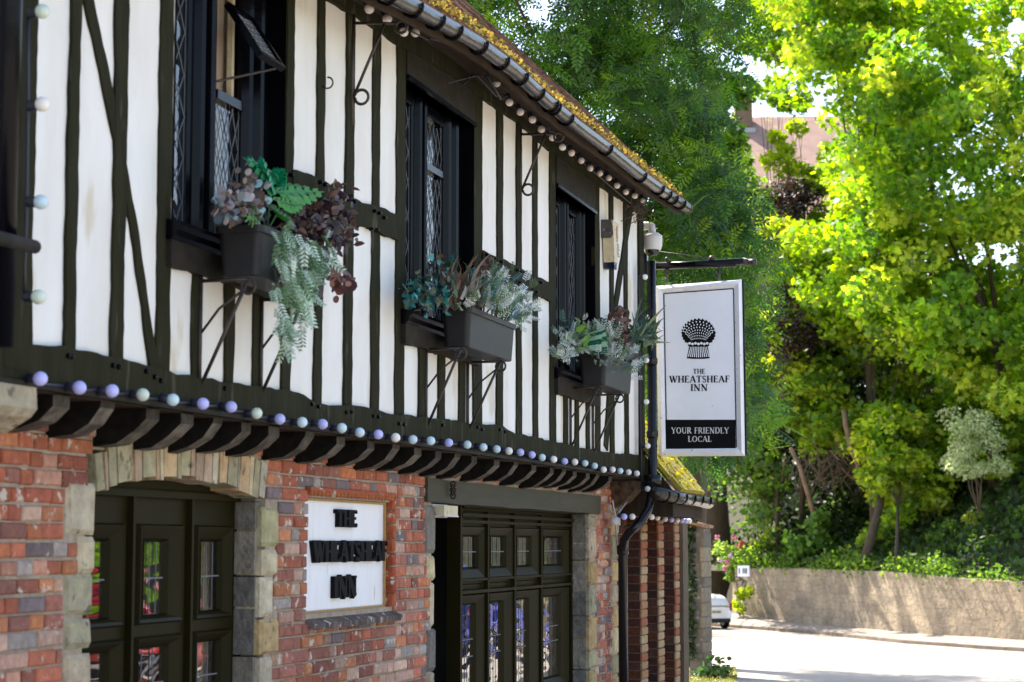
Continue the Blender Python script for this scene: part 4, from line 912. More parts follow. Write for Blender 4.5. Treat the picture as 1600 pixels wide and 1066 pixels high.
za, zbm, zc = Z(734, 822, Yd), Z(734, 905, Yd), Z(734, 926, Yd)
for a, b, c, d, e, f_ in cx2:
    xa, xb = X(a, 850, Yd), X(b, 850, Yd)
    m1 = (X(c, 850, Yd), X(d, 850, Yd), zbm, za); q1 = (X(e, 850, Yd), X(f_, 850, Yd), Z(734, 886, Yd), Z(734, 839, Yd))
    panel(mb, xa, xb, zbm - .01, za + .015, m1, q1, Yd); PN.append(q1)
    ring(mb, (xa, xb, zc, zbm - .01), (xa + .03, xb - .03, zc + .015, zbm - .03), Yd, Yd); ring(mb, (xa + .03, xb - .03, zc + .015, zbm - .03), (xa + .04, xb - .04, zc + .025, zbm - .04), Yd, Yd + .015)
    mb.box(xa + .03, xb - .03, Yd + .012, Yd + .02, zc + .01, zbm - .02)
    m2 = (m1[0], m1[1], .7, zc - .01); q2 = (X(e - 7, 850, Yd), X(f_ - 5, 850, Yd), .78, Z(734, 946, Yd))
    panel(mb, xa, xb, .02, zc, m2, q2, Yd); PN.append(q2)
dd = mb.build('door', m_door, inn); dd['label'] = 'wide dark four-panel doors beside a black open gap'
for q in PN:
    pane(*q, Yd + .02, dd, m_glassd)
    came(dd, q, Yd + .012, 2, [(q[2] + q[3]) / 2] if q[2] > 1.4 else [Z(780, 992, Yd), Z(780, 1045, Yd) if False else 1.05])
x0, x1 = X(712, 850, Yd), X(889, 850, Yd)
mb = MB()
for i in range(5): mb.box(*(lambda c_: (c_ - .014, c_ + .014))(X([715, 757, 799, 841, 888][i], 850, Yd)), Yd - .03, Yd + .0, .02, za + .1)
for z, h, o in ((za + .018, .02, .035), (za + .06, .025, .05), (za + .12, .02, .06), (zbm - .012, .016, .03), (zc - .004, .02, .035)): mb.box(x0, x1, Yd - o, Yd + .004, z, z + h)
mb.box(x0, D2[1] + .02, Yd - .002, Yd + .05, za + .014, 2.12); mb.box(x1, D2[1] + .02, Yd - .015, Yd + .05, 0, 2.1); mb.box(x0 - .035, x0 + .005, Yd - .045, Yd + .05, 0, 2.07)
mb.build('door_frame', m_door, dd)
# --- eaves: gutter, roof, rafters
GT = [FY(a, b, -.40) for a, b in [(560, -42), (600, -12), (640, 8), (700, 42), (745, 68), (800, 108), (850, 155), (900, 197), (950, 234), (1000, 274), (1040, 303), (1074, 325)]]
GT = [(4.0, 4.45)] + GT
def zg(x): return lerp(x, GT)
gut = MB().tube([(x, -.40, z) for x, z in GT], .044, 14); gut.tube([(GT[-1][0] - .01, -.40, GT[-1][1]), (GT[-1][0] + .012, -.40, GT[-1][1])], .05, 12)
go = gut.build('gutter', m_gutter, inn, True)
for a in (605, 645, 680, 708, 748, 782, 812, 838, 860, 864, 884, 946, 1000, 1028, 1040, 1050, 1062):
    x = X(a, 100, -.4); x = X(a, EYE and (lerp(a, [(600, -12), (700, 42), (800, 108), (900, 197), (1000, 274), (1074, 325)])), -.4); z = zg(x)
    MB().tube([(x + .0, -.40 + .053 * math.cos(t_), z + .053 * math.sin(t_)) for t_ in [R(20 - 22 * q) for q in range(11)]], .009, 6, c=(1, 1, 1)).build('gutter_clip', m_black, go, True)
x = 7.2
while x < XC - .05:
    MB().obox((x, -.33, zg(x) - .0), (.07, 0, 0), (0, .36, (zt(x) + .18 - zg(x)) * 1), (0, 0, .08)).build('rafter_foot', m_soffit, inn); x += .38 + U(-.02, .02)
MB().strip([(x, zg(x) + .10) for x in np.arange(5, 16.7, .4)], [(x, zg(x) + .085) for x in np.arange(5, 16.7, .4)], -.34, .05).build('eaves_board', m_soffit, inn)
mb = MB(); n_ = 60; rp = math.tan(R(43.8)); ys_ = [-.39, 4.2]
xs_ = [4 + (XC + .06 - 4) * i / n_ for i in range(n_ + 1)]
for x in xs_:
    z = zg(x) + .055
    for y in ys_: mb.v.append((x, y, z + (y + .39) * rp)); mb.c.append((1, 1, 1))
    for y in ys_: mb.v.append((x, y, z + (y + .39) * rp - .035)); mb.c.append((1, 1, 1))
for i in range(n_):
    a = 4 * i; mb.f += [(a, a + 4, a + 5, a + 1), (a + 2, a + 3, a + 7, a + 6), (a, a + 2, a + 6, a + 4)]
mb.f += [(4 * n_, 4 * n_ + 1, 4 * n_ + 3, 4 * n_ + 2)]
# back slope
o_ = len(mb.v)
for x in (4, XC + .06):
    z = zg(x) + .055 + (4.2 + .39) * rp; mb.v += [(x, 4.2, z), (x, 8.8, z - 4.6 * rp)]; mb.c += [(1, 1, 1)] * 2
mb.f.append((o_, o_ + 1, o_ + 3, o_ + 2)); ro = mb.build('roof', m_tile, inn)
mb = MB(); x = 8.5      # tile noses and moss that break the eaves line
while x < XC + .05:
    for k in range(40):
        y = -.39 + k * .11 + U(-.01, .01); z = zg(x) + .055 + (y + .39) * rp; mb.obox((x, y, z), (.15, 0, U(-.003, .003)), (0, .14, .14 * rp * U(.88, 1.0)), (0, -.008, .014 + U(0, .006)), (1, 1, 1))
    x += .158
mb.build('tile_course', m_tile, ro)
mp_ = []
for k in range(5200):
    x = U(8.6, XC + .03); dn = .5 + .5 * math.sin(x * 5.1) * math.sin(x * 1.7 + 1); y = -.39 + abs(random.gauss(0, .16))
    if random.random() > dn * .9 + .15: continue
    mp_.append((x, y, zg(x) + .07 + (y + .39) * rp + U(0, .035) * dn * 1.4))
leaves('moss', mp_, .024, [(.24, .17, .05), (.16, .11, .035), (.30, .23, .06), (.10, .07, .03), (.13, .13, .045)], m_mossleaf, ro, 'round', up=.2, svar=.5)
# fascia behind gutter
MB().strip([(x, z + .04) for x, z in GT], [(x, z - .06) for x, z in GT], -.345, -.325).build('fascia', m_soffit, inn)
# --- left edge: corner post shadow pipe, side gutter, corbel
MB().tube([(X(8, 300, -.12), -.12, 2.45), (X(8, 300, -.12), -.12, 5.0)], .042, 12).build('downpipe', m_black, inn, True)
timber('corner_post', [(X(20, 300), 2.4), (X(20, 300), 4.7)], [.16, .16], -.03)
mb = MB(); a = FY(-70, 362, -.25); b = FY(54, 386, -.16); mb.tube([(a[0], -.3, a[1]), (b[0], -.16, b[1])], .024, 10); mb.build('side_gutter', m_joist, inn, True)
mb = MB(); xq = X(44, 640, -.02); zq = Z(20, 680, .1)
mb.prism([(xq - .6, -.05, 2.345), (xq - .6, -.055, 2.27), (xq - .6, -.03, 2.24), (xq - .6, .06, 2.19), (xq - .6, .24, 2.165), (xq - .6, .24, 2.345)], (.6, 0, 0), (.44, .38, .27)); mb.build('stone_corbel', m_stone, inn)

# ============================================================ side wing beyond the corner (lower, mossy roof)
wing = thing('brick_outbuilding', 'low brick side wing with bright mossy tiled roof just beyond the inn corner', 'building', (17.5, 0, 0))
YX = .12; xw0, xw1 = XC + .03, X(1066, 900, YX)
MB().box(xw0, xw1, YX + .16, 3, 0, 2.1).build('wall', m_mortar, wing)
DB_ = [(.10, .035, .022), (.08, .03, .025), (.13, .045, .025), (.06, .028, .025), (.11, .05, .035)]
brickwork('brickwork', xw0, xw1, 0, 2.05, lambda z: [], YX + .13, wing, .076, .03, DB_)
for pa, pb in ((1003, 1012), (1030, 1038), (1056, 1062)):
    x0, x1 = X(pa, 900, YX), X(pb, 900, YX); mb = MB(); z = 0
    while z < 2.03:
        c = random.choice([(.46, .30, .17), (.42, .22, .11), (.48, .34, .20), (.42, .26, .14), (.36, .13, .07)]); d_ = random.choice(DB_)  # pilaster fronts coloured paler than their dark sides, bounced light put into the brick colour
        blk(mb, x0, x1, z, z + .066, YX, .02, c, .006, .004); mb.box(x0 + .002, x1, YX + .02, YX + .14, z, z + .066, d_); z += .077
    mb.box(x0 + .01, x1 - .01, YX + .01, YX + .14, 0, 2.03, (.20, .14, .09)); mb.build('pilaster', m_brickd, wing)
timber('end_post', [(X(1071, 900, YX), 0), (X(1071, 900, YX), 2.1)], [.28, .28], YX, YX + .1, mat=M('brown_post', (.12, .08, .04), .8, n_scale=6, c2=(.08, .055, .03)), parent=wing)
gz1, gz2 = FY(1024, 771, -.3), FY(1107, 786, -.3)
g2 = MB().tube([(gz1[0], -.3, gz1[1]), (gz2[0], -.3, gz2[1])], .055, 14).build('gutter', m_gutter, wing, True)
for k in range(6):
    x = gz1[0] + (gz2[0] - gz1[0]) * (.12 + .16 * k); MB().tube([(x, -.3 + .062 * math.cos(t_), gz1[1] + .062 * math.sin(t_)) for t_ in [R(20 - 22 * q) for q in range(11)]], .01, 6).build('gutter_clip', m_black, g2)
MB().box(xw0, gz2[0] - .12, -.2, YX + .18, 2.05, 2.13).build('soffit_board', m_soffit, wing)
x0, x1 = xw0 - .02, X(1094, 780, -.3); z0 = gz1[1] + .05; rp2 = math.tan(R(50))
MB().box(xw0, gz2[0] - .12, -.26, -.225, 2.05, z0).build('fascia', m_soffit, wing)
MB().prism([(xw0 - .01, -.26, 2.05), (xw0 - .01, .21, 2.05), (xw0 - .01, .21, z0 + .53 * rp2 - .05), (xw0 - .01, -.26, z0)], (.03, 0, 0)).build('gable_board', m_soffit, wing)
mb = MB(); mb.add([(x0, -.32, z0), (x1, -.32, z0), (x1, 1.6, z0 + 1.92 * rp2), (x0, 1.6, z0 + 1.92 * rp2), (x0, -.32, z0 - .04), (x1, -.32, z0 - .04), (x1, 1.6, z0 + 1.92 * rp2 - .04), (x0, 1.6, z0 + 1.92 * rp2 - .04)], [(0, 1, 2, 3), (4, 7, 6, 5), (0, 4, 5, 1), (1, 5, 6, 2), (0, 3, 7, 4)])
mb.add([(x0, 1.6, z0 + 1.92 * rp2), (x1, 1.6, z0 + 1.92 * rp2), (x1, 3.6, z0), (x0, 3.6, z0)], [(0, 1, 2, 3)]); r2 = mb.build('roof', m_tile, wing)
mb = MB(); k = 0; y = -.33
while y < 1.5:
    x = x0 - (.08 if k % 2 else 0)
    while x < x1 - .02:
        z = z0 + (y + .32) * rp2; c = 1; mb.obox((x, y, z), (.155, 0, U(-.004, .004)), (0, .11, .11 * rp2), (0, -.02, .022 + U(0, .012))); x += .165
    y += .088; k += 1
mb.build('mossy_tiles', M('golden_moss_tiles', (.34, .30, .02), .95, n_scale=9, c2=(.24, .19, .02), bump=.014, b_scale=50, wear=((.10, .06, .03), 7, .60)), r2)
mp_ = [(U(x0, x1 - .04), y_, 0) for y_ in [U(-.33, 1.4) for _ in range(2400)]]; mp_ = [(a, b, z0 + (b + .32) * rp2 + U(.015, .05)) for a, b, _ in mp_]
leaves('moss', mp_, .030, [(.36, .31, .02), (.28, .24, .02), (.42, .36, .04), (.16, .14, .02)], m_mossleaf, r2, 'round', up=.4, svar=.5)
# flint garden wall pier with tile coping
yp0, zp0 = QX(1101, 1050, 26.6); yp1, _ = QX(1078, 1050, 26.6); ztp = QX(1100, 826, 26.6)[1]
fp = thing('flint_wall', 'flint and stone garden wall end with tiled coping and trailing ivy', 'wall', (26.6, (yp0 + yp1) / 2, 0))
mb = MB(); mb.box(26.6, 27.15, yp0, yp1, 0, ztp); mb.build('wall', m_flint, fp)
mb = MB(); z = 0
while z < ztp - .05:
    h = U(.12, .22); mb.obox((26.585 + U(-.01, .01), yp0 - .012, z), (.57, 0, 0), (0, U(.03, .07), 0), (0, 0, min(h, ztp - z) - .01), random.choice([(.36, .30, .20), (.30, .25, .18), (.22, .19, .15)])); z += h
mb.build('edge_stones', m_stone, fp)
mb = MB()
for k in range(2):
    for j in range(4): mb.obox((26.5 + k * .33, yp0 - .06 + j * .13, ztp + .005 + .03 * (j if j < 2 else 3 - j)), (.27, 0, U(-.01, .01)), (0, .125, .03 if j < 2 else -.03), (0, 0, .035), random.choice([(.45, .22, .12), (.5, .3, .2), (.38, .18, .1)]))
mb.build('coping', m_brick, fp)
iv = [(26.56 + U(-.06, .03), yp1 + U(-.09, .10) * (1 if z > 1.1 else .7), z) for z in [U(.25, 2.25) for _ in range(650)]]
iv += [(26.5 + U(-.1, .1), yp1 + U(-.1, .2), 2.2 + U(-.1, .08)) for _ in range(120)]
tag(leaves('ivy', iv, .07, [(.03, .06, .015), (.05, .09, .02), (.02, .04, .012)], m_leafdk, None, 'leaf', up=.2), 'dark trailing ivy growing up the side of the flint wall end', 'ivy')
wp = [(26.4 + U(-.25, .2), yp0 - .05 + max(-.32, min(.2, random.gauss(-.12, .12))), min(.3, abs(random.gauss(.04, .10)))) for _ in range(300)]
tag(leaves('weed', wp, .09, [(.06, .12, .03), (.10, .17, .05)], m_leafdk, None, 'leaf', up=.6), 'small green weed growing at the foot of the flint wall', 'weed')
gp = []
for k in range(9000):
    a = GZ(1075 + U(0, 75), U(1045, 1090), 0); gp.append((a.x, a.y, U(0, .03)))
gp = [q for q in gp if q[1] > -.2 - random.random() * .4]
tag(leaves('mossy_verge', gp, .06, [(.26, .26, .03), (.16, .18, .03), (.34, .30, .05)], m_fake, None, 'blade', up=.2), 'low golden mossy grass at the foot of the side wing and flint wall', 'grass', kind='stuff')
# ============================================================ STRINGS OF BULBS
BC = {'b': (.48, .49, .92), 'c': (.56, .72, .80), 'g': (.62, .72, .62), 'w': (.84, .80, .77), 'p': (.84, .74, .69)}
def pt(px, py, Y): a = FY(px, py, Y); return Vector((a[0], Y, a[1]))
def atY(px, py, X_):
    d = ray(px, py); t = X_ / d.x; return Vector((X_, -D + d.y * t, EYE + d.z * t))
def string(label, pts, axis, r_, cols, cable=None, hold=.055, group='strings of round festoon bulbs'):
    t = thing('string_lights', label, 'string lights', tuple(pts[0]), group); ax = Vector(axis).normalized(); cb = []
    for i, q in enumerate(pts):
        c = BC[cols[i % len(cols)]]; k = U(.92, 1.06); b = q - ax * hold
        a2 = (ax + Vector((U(-.12, .12), U(-.12, .12), U(-.1, .1)))).normalized()
        MB().lathe([(.016, 0), (.019, .005), (.019, hold * .6), (.015, hold * .75)], q - a2 * (hold), a2, 12).build('bulb_holder', m_cap, t, True)
        MB().ball(q, r_, a2, 16, 10, c=(c[0] * k, c[1] * k, c[2] * k)).build('bulb', m_bulb, t, True)
        cb.append(b)
    cp = []
    for a, b in zip(cb, cb[1:]): cp += [a, a.lerp(b, .5) + Vector((0, 0, -.008))]
    cp.append(cb[-1]); MB().tube(cp, .0065, 6).build('cable', m_cap, t, True); return t
J = [(63, 592), (124, 606), (175, 611), (223, 617), (270, 625), (317, 631), (361, 636), (401, 646), (437, 655), (472, 660), (504, 663), (534, 669), (562, 676), (591, 679), (618, 684), (645, 687), (673, 689), (701, 692), (730, 695), (755, 699), (776, 702), (795, 705), (813, 707), (831, 711), (847, 715), (865, 718), (882, 721), (898, 722), (914, 724), (929, 728), (943, 734), (957, 734), (969, 736), (982, 738), (995, 740)]
string('long string of blue and white round bulbs along the bottom beam of the upper floor', [pt(a, b, -.10) for a, b in J], (0, -1, -.1), .0255, 'bbbgcbbgbcbccbwccbcccwbbcwbwccwwcww')
EVB = [(577, 14), (605, 30), (631, 50), (649, 51), (681, 51), (706, 60), (733, 80), (755, 100), (776, 130), (796, 160), (813, 175), (832, 187), (846, 202), (863, 215), (879, 230), (893, 239), (908, 251), (922, 263), (937, 271), (951, 278), (964, 290), (978, 300), (992, 306), (1004, 314)]
string('string of off-white round bulbs hanging under the dark roof eaves', [pt(a, b, -.13) for a, b in EVB], (0, -.4, -1), .026, 'ppwppwppp')
def col(pxs, Xc): return [atY(a, b, Xc) for a, b in pxs]
string('vertical string of white bulbs beside the black corner downpipe', col([(1008, 433), (1010, 496), (1010, 563), (1010, 628), (1012, 697), (1012, 764)], X(1018, 500, -.14) - .07), (0, -1, 0), .025, 'w')
string('short vertical string of clear bulbs at the left picture edge', [pt(a, b, -.14) for a, b in [(66, 18), (66, 163), (64, 316), (60, 464)]], (0, -1, 0), .026, 'gwcg')
xx = [(1018, 808), (1027, 809), (1039, 811), (1049, 812), (1058, 813), (1065, 813.5), (1071, 814), (1077, 814.5)]
string('row of small pale bulbs under the gutter of the brick side wing', [pt(975, 807.5, -.02), pt(988, 807.5, -.04)] + [pt(a, b, -.08) for a, b in xx], (0, -1, -.2), .027, 'bwwpwbwb')
# ============================================================ PIPES, WIRES, HOOKS
dp = thing('downpipe', 'black corner downpipe behind the sign, bending back to the brickwork beside the doors', 'drainpipe', (16.7, -.1, 0))
mb = MB(); a = X(1018, 500, -.14)
lowp = pt(973, 870, .10)
pth = [Vector((a, -.14, atY(1018, 408, a).z)), Vector((a, -.14, 2.30)), pt(1013, 795, -.12), pt(1000, 818, -.08), pt(984, 830, 0.0), pt(975, 843, .08), Vector((lowp.x, .10, lowp.z)), Vector((lowp.x, .10, 0))]
mb.tube(pth, .040, 14); mb.build('pipe', m_plastic, dp, True)
for z in (3.35, 2.72, 2.34): MB().lathe([(.047, 0), (.05, .01), (.05, .05), (.047, .06)], (a, -.14, z), (0, 0, 1), 14).build('pipe_collar', m_plastic, dp, True)
MB().lathe([(.048, 0), (.052, .01), (.052, .07), (.048, .08)], (lowp.x, .10, 1.72), (0, 0, 1), 14).build('pipe_collar', m_plastic, dp, True)
MB().lathe([(.06, 0), (.075, .06), (.075, .12)], pth[1] + Vector((0, 0, -.02)), (0, 0, 1), 14).build('hopper', m_plastic, dp, True)
def curl(c, r_, ax='x', turns=1.2, st=0):
    return [c + (Vector((math.cos(st + t_), 0, math.sin(st + t_))) if ax == 'y' else Vector((0, math.cos(st + t_), math.sin(st + t_)))) * (r_ * (1 - .12 * t_ / 6.28)) for t_ in [turns * 6.283 * i / 16 for i in range(17)]]
def eave_hook(label, arm, tip, foot, cl):
    w0 = pt(*foot, -.02); t = thing('iron_hook', label, 'hook', tuple(w0), 'scrolled iron hanging brackets')
    a0 = atY(*arm, w0.x); t1 = atY(*tip, w0.x); mb = MB()
    mb.tube([Vector((w0.x, -.01, a0.z)), t1], .008, 6); mb.tube(curl(t1 + Vector((0, -.03, -.02)), .035, 'x', 1.1, 1), .008, 6)
    mid = t1.lerp(Vector((w0.x, -.01, a0.z)), .25); mb.tube([mid, w0 + Vector((0, 0, -.01))], .008, 6); mb.tube(curl(w0 + Vector((0, -.045, -.01)), .04, 'x', .95, .3), .008, 6)
    mb.tube([Vector((w0.x, -.012, a0.z + .05)), Vector((w0.x, -.012, w0.z - .15))], .011, 6); mb.build('rod', m_iron, t, True)
eave_hook('black iron scroll bracket high on the wall between the large and middle windows', (551, 36), (618, 37), (552, 150), (565, 155))
eave_hook('smaller black iron scroll bracket under the eaves right of the middle window', (813, 210), (866, 210), (815, 295), (820, 300))
q = pt(506, 130, -.015); mb = MB(); mb.tube([q + Vector((.0, -.02 - .028 * math.cos(t_), .028 * math.sin(t_))) for t_ in [-2.6 + .3 * k for k in range(15)]], .0045, 6)
tag(mb.build('wall_hook', m_iron, None, True), 'small open iron hook screwed to the plaster right of the open window', 'hook')
mb = MB()
for k in range(5):
    c = pt(708, 757 + k * 4.5, YW - .05); mb.tube(curl(c, .018, 'y' if k % 2 else 'x', 1.0), .006, 5)
tag(mb.build('rusty_chain', M('rust', (.05, .025, .018), .8), None, True), 'short rusty chain hanging from the joists over the timber lintel', 'chain')
ws = MB()
def wire(pts, r_=.005): ws.tube(pts, r_, 5)
wire([pt(a, b, -.2) for a, b in ((640, 48), (668, 62), (682, 50), (716, 75), (735, 55), (765, 120), (742, 118))]); wire([pt(a, b, -.15) for a, b in ((700, 130), (745, 118), (752, 125), (775, 150), (792, 150))])
wire([pt(a, b, -.05) for a, b in ((724, 132), (740, 115), (790, 150), (850, 205), (900, 245), (985, 318))], .006)
wire([pt(a, b, -.2) for a, b in ((668, 44), (672, 60), (700, 68), (712, 45))], .006); wire([pt(a, b, -.2) for a, b in ((760, 118), (783, 155), (790, 150))], .007); wire([pt(a, b, -.2) for a, b in ((855, 180), (858, 205), (878, 210), (880, 218))], .006)
tag(ws.build('loose_cable', m_cap, None, True), 'tangled dark cables looping under the roof eaves', 'cable')
cw = MB(); cw.tube([pt(a, b, .16) for a, b in ((957, 782), (960, 800), (966, 822), (963, 838), (966, 862))], .007, 5); cw.tube([pt(a, b, .1) for a, b in ((988, 772), (975, 790), (968, 800), (966, 815))], .006, 5); cw.tube([pt(a, b, .15) for a, b in ((970, 790), (962, 812), (964, 850))], .009, 5)
cw.box(*[pt(960, 830, .12).x, pt(966, 830, .12).x], .1, .16, pt(962, 815, .12).z - .03, pt(962, 815, .12).z + .04)
tag(cw.build('junction_cable', m_grey, None, True), 'pale junction box and cables on the brickwork beside the swan-neck downpipe', 'cable')
# ============================================================ PLANTERS + BRACKETS
PB = []
def planter(label, pa, pbk, pc, ytop, ybot):
    Y0 = -.09; X0 = pt(pa, ytop, Y0).x; d = ray(pbk, ytop); Yo = X0 * d.y / d.x - D; Yo = min(Yo, Y0 - .16); X1 = pt(pc, ytop, Yo).x
    z1 = pt(pa, ytop, Y0).z; z0 = pt(pa, ybot, Y0).z; t = thing('planter', label, 'planter', (X0, Y0, z0), 'window box planters'); PB.append((X0, X1, Yo, Y0, z0, z1))
    def rr(x0, x1, y0, y1, z, r_=.03, n=4):
        o = []
        for cx, cy, a in ((x1 - r_, y1 - r_, 0), (x0 + r_, y1 - r_, 90), (x0 + r_, y0 + r_, 180), (x1 - r_, y0 + r_, 270)):
            for i in range(n + 1): o.append((cx + r_ * math.cos(R(a + 90 * i / n)), cy + r_ * math.sin(R(a + 90 * i / n)), z))
        return o
    L_ = []; e = .02
    for z, g_ in ((z0, e), (z0 + .005, e - .004), (z1 - .03, .004), (z1 - .03, -.006), (z1, -.008), (z1, .012), (z1 - .03, .014)): L_.append(rr(X0 + g_, X1 - g_, Yo + g_, Y0 - g_, z))
    mb = MB(); n = len(L_[0]); V = [q for l in L_ for q in l]; F = [(i * n + k, i * n + (k + 1) % n, (i + 1) * n + (k + 1) % n, (i + 1) * n + k) for i in range(len(L_) - 1) for k in range(n)]
    F.append(tuple(range(n - 1, -1, -1))); mb.add(V, F); mb.build('trough', m_planter, t)
    mb = MB(); mb.prism([(x, y, z1 - .05) for x, y, _ in rr(X0 + .015, X1 - .015, Yo + .015, Y0 - .015, 0)], (0, 0, .025)); mb.build('soil', m_earth, t); return t
planter('large dark plastic planter below the open window with a bright green cut-leaf plant', 337, 408, 516, 354, 433)
planter('dark plastic planter below the middle window, feathery and silvery plants in it', 688, 735, 806, 481, 543)
planter('smallest dark planter below the narrow window nearest the sign', 903, 947, 989, 554, 602)
def bracket(label, outer, foot, i):
    X0, X1, Yo, Y0, z0, z1 = PB[i]; f_ = pt(*foot, -.02); o = atY(*outer, f_.x)
    o.y = max(min(o.y, -.12), Yo - .02); zt_ = z0 - .012
    t = thing('iron_bracket', label, 'bracket', tuple(f_), 'iron brackets under the planters'); mb = MB(); tip = Vector((f_.x, o.y, zt_))
    mb.tube([Vector((f_.x, -.012, zt_)), tip], .008, 6); mb.tube([tip, f_], .008, 6); mb.tube([Vector((f_.x, -.014, zt_ + .05)), f_ + Vector((0, .006, -.1))], .010, 6)
    mb.tube(curl(tip + Vector((0, .0, -.03)), .033, 'x', 1.1, 1.5), .007, 6); mb.tube([tip.lerp(f_, .1), Vector((f_.x, -.1, zt_ - .12)), Vector((f_.x, -.02, zt_ - .22))], .006, 5); mb.build('rod', m_iron, t, True)
bracket('left iron strut bracket under the largest planter', (388, 445), (313, 605), 0); bracket('right iron strut bracket under the largest planter', (475, 488), (409, 615), 0)
bracket('left iron strut bracket under the middle planter', (720, 560), (667, 668), 1); bracket('right iron strut bracket under the middle planter', (782, 572), (732, 674), 1)
bracket('left iron strut bracket under the smallest planter', (934, 613), (893, 698), 2); bracket('right iron strut bracket under the smallest planter', (968, 613), (928, 707), 2)
def plant(name, label, cat, i, regs, kind, size, pal, up=.5, stems=True, dirs=None, mat=None):
    """regs: (px, py, spread_px, n, Y)"""
    X0, X1, Yo, Y0, z0, z1 = PB[i]; pos = []; dd_ = []; base = Vector(((X0 + X1) / 2, (Yo + Y0) / 2, z1 - .04))
    t = thing(name, label, cat, tuple(base)); mb = MB()
    for (px, py, sp, n, Y) in regs:
        sy = sp if not isinstance(sp, tuple) else sp[1]; sx = sp if not isinstance(sp, tuple) else sp[0]
        for k in range(n):
            q = pt(px + random.gauss(0, sx * .5), py + random.gauss(0, sy * .5), Y + U(-.07, .07)); pos.append(tuple(q))
            if dirs == 'out': v = q - base + Vector((0, 0, .1)); dd_.append(tuple(v.normalized()))
            elif dirs == 'down': dd_.append((U(-.4, .4), -.3 + U(-.3, .3), -1))
            elif dirs == 'up': dd_.append((U(-.6, .6), U(-.6, .3), 1))
        c = pt(px, py, Y); b = Vector((min(max(c.x, X0 + .05), X1 - .05), (Yo + Y0) / 2, z1 - .03))
        if stems: mb.tube([base, b, b.lerp(c, .5) + Vector((0, -.03, .06)), c], [.006, .006, .005, .002], 5)
    if mb.v: mb.build('stem', m_bark, t, True)
    leaves('foliage', pos, size, pal, mat or m_fake, t, kind, up=up, dirs=dd_ if dirs else None); return t
# big cut-leaf plant: real lobed leaves
def monstera(t, c, tip, width, col, lobes=6):
    c, tip = Vector(c), Vector(tip); ax = tip - c; l = ax.length; u = ax.normalized(); s = u.cross(Vector((.25, -.8, .55))).normalized(); n = s.cross(u); mb = MB(); cc = lambda: tuple(q * U(.85, 1.15) for q in col)
    for sg in (1, -1):
        for k in range(lobes):
            f0, f1 = k / lobes, (k + .62) / lobes; wd = width * math.sin(math.pi * (.18 + .78 * (k + .3) / lobes)); lean = .35 * l * (1 - k / lobes * .4)
            a0, a1 = c + u * l * f0, c + u * l * f1; e1 = c + u * (l * f1 * .9 + lean * .65) + s * sg * wd - n * wd * .25; e0 = c + u * (l * f0 * .9 + lean * .5) + s * sg * wd * .95 - n * wd * .25
            m0, m1_ = (a0.lerp(e0, .5) + n * .012), (a1.lerp(e1, .5) + n * .012); mb.add([a0, a1, m1_, m0, e1, e0, (e0 + e1) / 2 + s * sg * wd * .12 + u * .01], [(0, 1, 2, 3), (3, 2, 4, 6, 5)], cc())
        mb.add([c, c + u * l * 1.12, c + u * l * .55 + s * sg * width * .3], [(0, 1, 2)], cc())
    mb.build('leaf', m_fake, t)
GRN = (.02, .26, .12); GR2 = (.05, .26, .05)
t = thing('cutleaf_plant', 'bright green artificial plant with deeply cut leaves in the largest planter', 'plant', tuple(pt(430, 350, -.2)))
for a, b, w_, c, Y1, Y2 in (((440, 283), (385, 250), .055, GRN, -.2, -.26), ((425, 306), (392, 248), .06, GRN, -.2, -.24), ((428, 305), (410, 250), .05, (.02, .3, .14), -.2, -.3), ((432, 292), (445, 268), .05, GRN, -.2, -.3), ((425, 300), (500, 300), .06, GR2, -.2, -.3), ((425, 312), (470, 322), .055, (.07, .28, .05), -.22, -.3), ((420, 320), (455, 345), .05, (.05, .2, .04), -.22, -.32), ((408, 325), (385, 345), .05, (.12, .3, .05), -.2, -.28)):
    monstera(t, pt(*a, Y1), pt(*b, Y2), w_, c)
mb = MB()
for a in ((425, 300), (440, 285), (410, 325)): mb.tube([pt(418, 360, -.2), pt(a[0] - 5, 330, -.2), pt(*a, -.2)], .004, 5)
mb.build('stem', M('green_stem', (.05, .16, .04), .6), t, True)
plant('pebble_leaf_plant', 'succulent with round grey, blue and brown leaves at the front of the largest planter', 'plant', 0, [(352, 315, 18, 50, -.2), (372, 320, 24, 80, -.2), (365, 332, 22, 60, -.2), (395, 312, 22, 60, -.2), (385, 295, 26, 50, -.2), (405, 330, 20, 40, -.2)], 'round', .036, [(.30, .50, .56), (.50, .46, .50), (.14, .17, .20), (.28, .25, .26), (.11, .06, .04), (.20, .13, .09), (.05, .045, .05), (.36, .30, .30), (.07, .10, .12)], up=-.2, stems=False)
plant('purple_shrub', 'dark purple-brown twiggy shrub at the far end of the largest planter', 'plant', 0, [(490, 335, 34, 260, -.2), (515, 345, 28, 240, -.18), (500, 365, 24, 200, -.2), (470, 350, 30, 150, -.2), (525, 310, 24, 50, -.15), (530, 370, 24, 70, -.15), (545, 345, 12, 18, -.15), (525, 440, 12, 10, -.15)], 'leaf', .045, [(.035, .015, .02), (.05, .03, .025), (.02, .012, .02), (.10, .05, .04), (.12, .11, .10)], up=.3)
